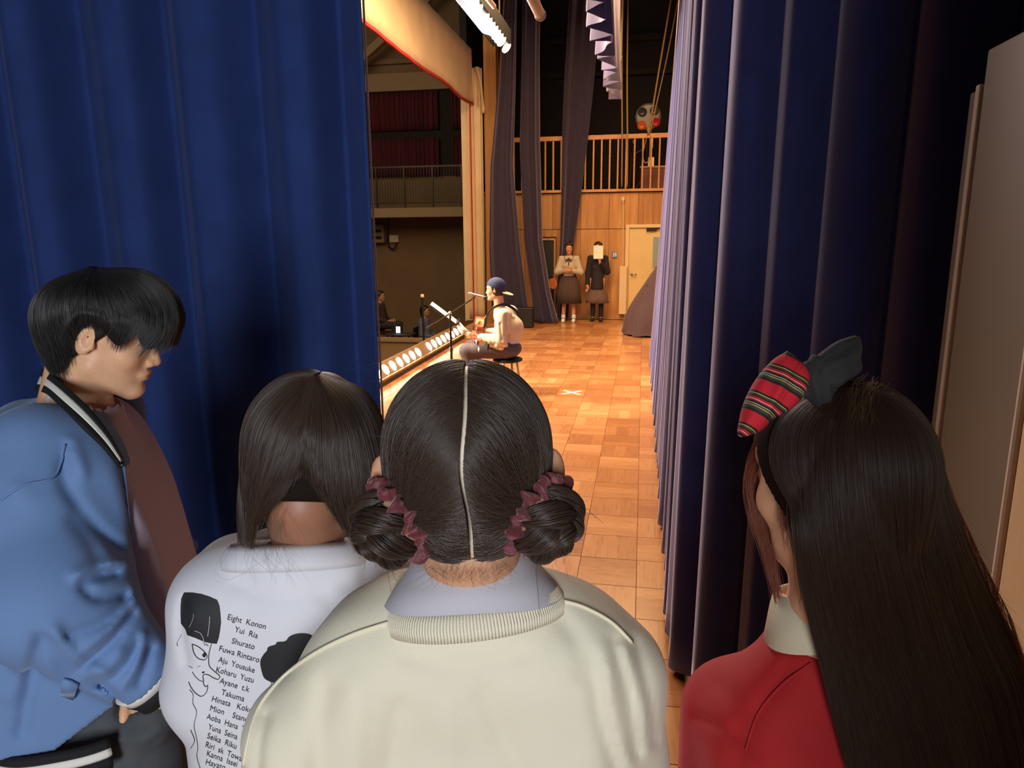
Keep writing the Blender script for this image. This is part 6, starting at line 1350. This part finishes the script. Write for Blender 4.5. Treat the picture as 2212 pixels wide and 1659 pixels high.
    s2 = thing('microphone_stand', 'short straight stand behind the glowing footlights', 'microphone stand', (-3.44, 10.9, 0))
    MB().tube([(0, 0, .02), (0, 0, .80)], .018, 8).build('pole', 'dark_metal', s2); MB().lathe([(0, 0), (.026, .0), (.03, .02), (.026, .05), (0, .055)], 12, T((0, 0, .79))).build('knob', 'cream_frame', s2, smooth=True); MB().lathe([(0, 0), (.13, 0), (.13, .012), (.03, .025), (0, .025)], 20).build('base', 'dark_metal', s2, smooth=True)
    s3 = thing('instrument_stand', 'slanted brown boom behind the chest of the seated performer', 'microphone stand', (-1.62, 8.25, 0))
    MB().tube([(0, 0, .02), (0, 0, 1.06)], .011, 8).build('pole', 'dark_metal', s3); MB().tube([(.0, 0, 1.05), (-.32, -.06, .66)], .011, 8).build('boom_arm', 'rail_wood', s3); MB().lathe([(0, -.03), (.024, -.02), (.03, .0), (.024, .02), (0, .03)], 12, T((-.33, -.06, .65))).build('microphone_head', 'paper', s3, smooth=True); MB().lathe([(0, 0), (.13, 0), (.13, .012), (.03, .025), (0, .025)], 20).build('base', 'dark_metal', s3, smooth=True)
performer()

def far_girl(label, x, y, F, arms, feet, top, skirt, legm, hairf, hem, waist, loc_shoe, tall=1.0, skirt_w=.26, hand_d=None):
    t = thing('person', label, 'person', (x, y, 0)); F = np.array(F, float); F /= np.linalg.norm(F); L = np.cross(UP, F); at_ = lambda f, l, z: V3(x, y, 0) + F * f + L * l + UP * z * tall; X3 = np.stack([F, L, UP], 1)
    H = at_(.01, 0, 1.475); R = frame(F, pitch=.05); N = at_(-.01, 0, 1.34); hip = at_(0, 0, .84)
    A = [[at_(*p) for p in a] for a in arms]; ft = [at_(*p) for p in feet]
    def body(P):
        d = head_field((P - H) @ R / .95) * .95; d = smin(d, cap(P, H + R @ V3(-.03, 0, -.05), N - UP * .03, .045, .05), .03); d = smin(d, chain(P, [hip, at_(0, 0, 1.05), at_(-.01, 0, 1.22)], [.10, .085, .085], .05), .04)
        for i, (a, f) in enumerate(zip(A, ft)):
            d = smin(d, chain(P, a, [.038, .032, .023], .02), .03); d = smin(d, hand_field(P, a[2], a[2] - a[1] if hand_d is None else np.array(hand_d[i], float), V3(0, 0, 1) + L * .1), .008)
            sgn = 1 if f @ L > V3(x, y, 0) @ L else -1
            d = smin(d, chain(P, [hip + L * sgn * .08, (hip + L * sgn * .08) * .5 + f * .5 + UP * .06, f + UP * .05], [.078, .052, .034], .03), .03); d = smin(d, cap(P, f + UP * .05 - F * .02, f + UP * .04 + F * .11, .034, .026), .03)
        return d
    skinc = sRGB(214, 150, 112); lo = V3(x - .36, y - .36, .0); hi = V3(x + .36, y + .36, 1.64)
    sdf_obj('body', body, lo, hi, .007, 'skin', t, lambda P: skin_colour(skinc, LIP, (P - H) @ R / .95))
    for s in (1, -1): MB().lathe([(.0001, -.010), (.0112, 0), (.007, .0088), (.0001, .0114)], 10, aim(H + R @ V3(.0705, s * .0305, .008) - np.array(wloc(t)), R[:, 0])).build('eye', 'iris', t, smooth=True)
    sdf_obj('hair', lambda P: hairf((P - H) @ R / .95, P), H - V3(.2, .2, .3), H + .2, .006, 'hair_far', t)
    def tp(P):
        d = chain(P, [at_(0, 0, waist - .02), at_(0, 0, 1.10), at_(-.005, 0, 1.22)], [.145 if top == 'navy_blazer' else .125, .13, .115], .06); d = smin(d, chain(P, [A[0][0], N - UP * .06, A[1][0]], [.05, .052, .05], .03), .04)
        for a in A: d = smin(d, chain(P, [a[0], a[1], a[1] + (a[2] - a[1]) * .88], [.056, .062, .042], .03), .025)
        d = d - .003 * hnoise(P, 30, 4); d = smax(d, -cap(P, N - UP * .01, N + UP * .15 + F * .05, .054, .07), .006); return np.maximum(d, waist - P[:, 2])
    to = sdf_obj('blouse' if top == 'pale_blouse' else 'blazer', tp, lo + UP * .3, hi, .007, top, t)
    q = np.linspace(0, 2 * PI, 145); rows = []
    for z, a in ((waist + .06, .128), (waist, .135), (waist - .12, .19), ((waist + hem) / 2 - .05, skirt_w * .86), (hem, skirt_w)):
        rr = a * (1 + .055 * np.abs(((q * 24 / (2 * PI)) % 1) * 2 - 1) * min(1, (waist + .02 - z + .05) * 3)); rows.append(np.stack([V3(x, y, z) + F * (r * .72 * math.cos(a_)) + L * (r * math.sin(a_)) for r, a_ in zip(rr, q)]))
    sheet('skirt', rows, skirt, t, False, .006)
    for i, f in enumerate(ft):
        if legm == 'sock':
            sdf_obj('sock', lambda P: np.maximum(cap(P, f + UP * .05, f + UP * .15, .044, .042), P[:, 2] - .15), f - .1, f + V3(.1, .1, .2), .008, 'knit_white', t)
        else:
            sgn = 1 if f @ L > V3(x, y, 0) @ L else -1
            sdf_obj('stocking', lambda P: np.maximum(chain(P, [hip + L * sgn * .08, (hip + L * sgn * .08) * .5 + f * .5 + UP * .06, f + UP * .05], [.084, .058, .040], .03), P[:, 2] - hem - .2), f - V3(.25, .25, .1), f + V3(.25, .25, .8), .010, 'tights', t)
        s_ = sdf_obj('shoe', lambda P: np.maximum(cap(P, f + UP * .04 - F * .03, f + UP * .03 + F * .13, .045, .038), .003 - P[:, 2]), f - V3(.22, .22, .05), f + V3(.22, .22, .12), .008, loc_shoe, t)
        if legm == 'sock': tubes('shoe_strap', [(np.array([f + F * .04 + L * (.046 * math.cos(a)) + UP * (.035 + .045 * math.sin(a)) for a in np.linspace(0, PI, 12)]), .009)], 'black', s_, 6)
    return t, F, L, at_, to, H, R
def bob(Q, P):
    d = skull_field(Q) - .008; d = np.maximum(d, Q[:, 0] * .75 - Q[:, 2] * .66 - .012); d = smin(d, smax(ell(Q, (.055, 0, .085), (.042, .068, .034)), -Q[:, 2] + .048, .01), .012); return smax(d, -.07 - Q[:, 2], .01)
def side(Q, P):
    d = skull_field(Q) - .010; d = np.maximum(d, Q[:, 0] * .75 - Q[:, 2] * .66 - .006); d = smin(d, ell(Q, (.035, .055, .06), (.05, .045, .06)), .02); return smin(d, ell(Q, (-.06, 0, -.06), (.045, .06, .07)), .03)
t, F, L, at_, to, H, R = far_girl('girl in a pale blouse and dark skirt standing at the wood wall', -1.46, 14.42, (.03, -1, 0), [[(-.01, .155, 1.27), (.02, .235, 1.0), (.17, .05, 1.03)], [(-.01, -.155, 1.27), (.02, -.235, 1.0), (.19, -.04, 1.05)]], [(.02, .105, 0), (.02, -.105, 0)], 'pale_blouse', 'dark_skirt', 'sock', bob, .38, .93, 'knit_white', skirt_w=.245, hand_d=[(-.9, -.3, .1), (.9, -.3, .1)])
tw = np.array(wloc(t))
sdf_obj('ribbon_tie', lambda P: smin(smin(cap(P, at_(.112, 0, 1.275), at_(.125, .045, 1.235), .014, .020), cap(P, at_(.112, 0, 1.275), at_(.125, -.045, 1.235), .014, .020), .01), cap(P, at_(.112, 0, 1.27), at_(.13, 0, 1.13), .010, .014), .01), at_(.1, 0, 1.2) - .14, at_(.1, 0, 1.2) + .14, .006, 'dark_skirt', to)
sheet('collar', [[at_(.02, -.075, 1.335), at_(.075, -.05, 1.325), at_(.10, -.012, 1.29)], [at_(.03, -.10, 1.31), at_(.105, -.075, 1.27), at_(.118, -.03, 1.24)]], 'pale_blouse', to); sheet('collar', [[at_(.02, .075, 1.335), at_(.075, .05, 1.325), at_(.10, .012, 1.29)], [at_(.03, .10, 1.31), at_(.105, .075, 1.27), at_(.118, .03, 1.24)]], 'pale_blouse', to)
tag(MB().bevbox(-.07, .07, -.003, .003, -.05, .05, .002, T((0, 0, 0), (.9, .3, .35))).build('folded_note', 'paper', loc=tuple(at_(.235, -.05, 1.115))), 'cream folded note in the hands of the girl in the pale blouse', 'note')
t, F, L, at_, to, H, R = far_girl('girl in a black blazer lifting a paper to her face by the wood wall', -.90, 14.64, (-.03, -1, 0), [[(-.01, .155, 1.27), (.02, .195, 1.0), (.20, .06, 1.20)], [(-.01, -.155, 1.27), (-.01, -.19, .98), (.05, -.20, .74)]], [(.02, .085, 0), (.02, -.085, 0)], 'navy_blazer', 'check_skirt', 'tights', side, .37, .66, 'dark_metal', skirt_w=.23, hand_d=[(-.1, -.2, 1), (.05, -.2, -1)])
tag(MB().bevbox(-.095, .095, -.003, .003, -.13, .13, .002, T((0, 0, 0), (-.12, 0, .06))).build('paper_sheet', 'paper', loc=tuple(at_(.235, .03, 1.395))), 'cream paper held before the face of the girl in the black blazer', 'paper')
for sg in (1, -1): tubes('blazer_button', [(np.array([at_(.128, sg * .045 - .01, 1.12), at_(.13, sg * .045 - .01, 1.105), at_(.132, sg * .045 + .012, 1.10)]), .005)], 'knit_white', to, 6)

# guitar lying on a black draped case beside the girls
ca = thing('equipment_case', 'tall black draped case behind the tied back leg curtain', 'case', (-1.94, 14.50, 0)); MB().bevbox(-.17, .15, -.15, .15, .005, .64, .02).build('body', 'black_cloth', ca); MB().bevbox(-.18, .16, -.16, .16, .62, .66, .01).build('lid', 'black', ca)
g2 = thing('guitar', 'amber guitar lying on the black case beside the girl in the pale blouse', 'guitar', (-1.86, 14.42, .775)); ol = np.array([(.15, 0), (.14, .075), (.09, .09), (.03, .07), (-.04, .10), (-.11, .11), (-.16, .06), (-.17, 0)]); ol = np.vstack([ol, ol[-2:0:-1] * np.array([1, -1])]); O = catmull(np.vstack([ol, ol[:1]]), 60)[:-1]; k = len(O)
Mg = T((0, 0, 0), (PI / 2, 0, PI)); b = MB(); b.grid(np.array([np.column_stack([O * s, np.full(k, z)]) for s, z in ((.96, -.04), (1, -.035), (1, .035), (.96, .04))]), wrap=True); b.f += [tuple(range(k - 1, -1, -1)), tuple(3 * k + i for i in range(k))]; b.v = [Mg @ Vector(p) for p in b.v]; b.build('body', 'guitar_amber', g2)
MB().bevbox(.14, .42, -.02, .02, .01, .04, .004, Mg).build('neck', 'guitar_red', g2); MB().bevbox(-.08, -.05, -.05, .05, .04, .047, .002, Mg).bevbox(.02, .05, -.05, .05, .04, .047, .002, Mg).build('painted_glints', 'paper', g2)  # white blocks stand in for two glints on the guitar body

# people and a glowing phone down in the dim hall
M_['blue_grey'] = mat('blue_grey_cloth', sRGB(98, 104, 128), .9); M_['dim_cloth'] = mat('dim_cloth', sRGB(52, 46, 42), .9)
for u, v, Y, lab, mm in ((918, 672, 15.6, 'seated listener with blue grey top in the dim hall beyond the footlights', 'blue_grey'), (822, 640, 15.9, 'seated listener in dark clothes by the edge of the left curtain', 'dim_cloth')):
    c = at_y(u, v, Y); t = thing('person', lab, 'person', (c[0], c[1], -1.1)); Hh = c; F = V3(1, -.1, 0); F /= np.linalg.norm(F); L = np.cross(UP, F); R = frame(F); sz = c[2] - .72
    def bd(P):
        d = head_field((P - Hh) @ R); d = smin(d, cap(P, Hh - UP * .06 - F * .03, Hh - UP * .2 - F * .03, .05, .055), .03); d = smin(d, chain(P, [Hh - UP * .24 - F * .03, Hh - UP * .62 - F * .02], [.10, .13], .03), .04)
        for s in (1, -1):
            d = smin(d, chain(P, [Hh - UP * .26 + L * s * .17 - F * .03, Hh - UP * .52 + L * s * .2, Hh - UP * .58 + L * s * .1 + F * .22], [.045, .04, .028], .02), .03); d = smin(d, hand_field(P, Hh - UP * .58 + L * s * .1 + F * .22, F - L * s * .3, UP), .01)
            d = smin(d, chain(P, [Hh - UP * .66 + L * s * .09, Hh - UP * .66 + L * s * .11 + F * .40, V3(Hh[0], Hh[1], -1.05) + L * s * .11 + F * .38], [.085, .06, .045], .03), .03)
        return d
    sdf_obj('body', bd, (Hh[0] - .3, Hh[1] - .4, -1.1), (Hh[0] + .65, Hh[1] + .4, Hh[2] + .17), .012, 'skin', t, lambda P: skin_colour(sRGB(190, 140, 110), LIP, (P - Hh) @ R))
    sdf_obj('top', lambda P: np.maximum(np.minimum(chain(P, [Hh - UP * .24 - F * .03, Hh - UP * .66 - F * .02], [.13, .16], .03), np.minimum(*[chain(P, [Hh - UP * .25 + L * s * .15 - F * .03, Hh - UP * .52 + L * s * .2, Hh - UP * .57 + L * s * .12 + F * .17], [.065, .06, .05], .03) for s in (1, -1)])), P[:, 2] - Hh[2] + .15), (Hh[0] - .35, Hh[1] - .45, Hh[2] - .9), (Hh[0] + .45, Hh[1] + .45, Hh[2]), .014, mm, t)
    sdf_obj('trousers', lambda P: np.minimum(*[chain(P, [Hh - UP * .66 + L * s * .09, Hh - UP * .66 + L * s * .11 + F * .40, V3(Hh[0], Hh[1], -1.05) + L * s * .11 + F * .38], [.11, .08, .07], .03) for s in (1, -1)]), (Hh[0] - .3, Hh[1] - .4, -1.09), (Hh[0] + .65, Hh[1] + .4, Hh[2] - .5), .014, 'dim_cloth', t)
    sdf_obj('hair', lambda P: smin(np.maximum(skull_field((P - Hh) @ R) - .012, ((P - Hh) @ R)[:, 0] * .75 - ((P - Hh) @ R)[:, 2] * .66 - .004), ell((P - Hh) @ R, (-.06, 0, -.08), (.05, .07, .1)), .03), Hh - V3(.2, .2, .25), Hh + .2, .010, 'hair_far', t)
    ch = thing('chair', ('folding' if mm == 'dim_cloth' else 'hall') + ' chair under the ' + lab.replace('seated ', '').split(' in the')[0].split(' by')[0], 'chair', (c[0], c[1], -1.1)); h_ = Hh[2] - .84 + 1.1
    MB().bevbox(-.18, .24, -.22, .22, h_ - .04, h_, .01).build('seat', 'dark_metal', ch); MB().bevbox(-.23, -.20, -.22, .22, h_ + .2, h_ + .48, .01).build('backrest', 'dark_metal', ch)
    for a, b_ in ((-.2, -.2), (-.2, .2), (.2, -.2), (.2, .2)): MB().tube([(a, b_, h_ - .02 if a > 0 else h_ + .45), (a, b_, .0)], .012, 6).build('leg', 'dark_metal', ch)
c = at_y(860, 712, 15.0)
ph = thing('phone', 'glowing phone screen held low in the dim hall', 'phone', tuple(c)); MB().bevbox(-.05, .05, -.006, .006, -.085, .085, .004, T((0, 0, 0), (.3, 0, .3))).build('case', 'black', ph); MB().box(-.044, .044, -.0075, -.0062, -.075, .075, T((0, 0, 0), (.3, 0, .3))).build('screen', mat('phone_glow', (.4, .7, 1, 1), .3, emit=(.45, .75, 1, 1), estr=9.), ph)
cs = thing('phone_table', 'small dark table under the glowing phone', 'table', (c[0] + .02, c[1] + .08, -1.1)); MB().bevbox(-.3, .3, -.2, .2, c[2] + 1.1 - .13, c[2] + 1.1 - .10, .008).build('top', 'dim_cloth', cs)
for a, b_ in ((-.25, -.15), (-.25, .15), (.25, -.15), (.25, .15)): MB().box(a - .02, a + .02, b_ - .02, b_ + .02, 0, c[2] + 1.1 - .13).build('leg', 'dim_cloth', cs)
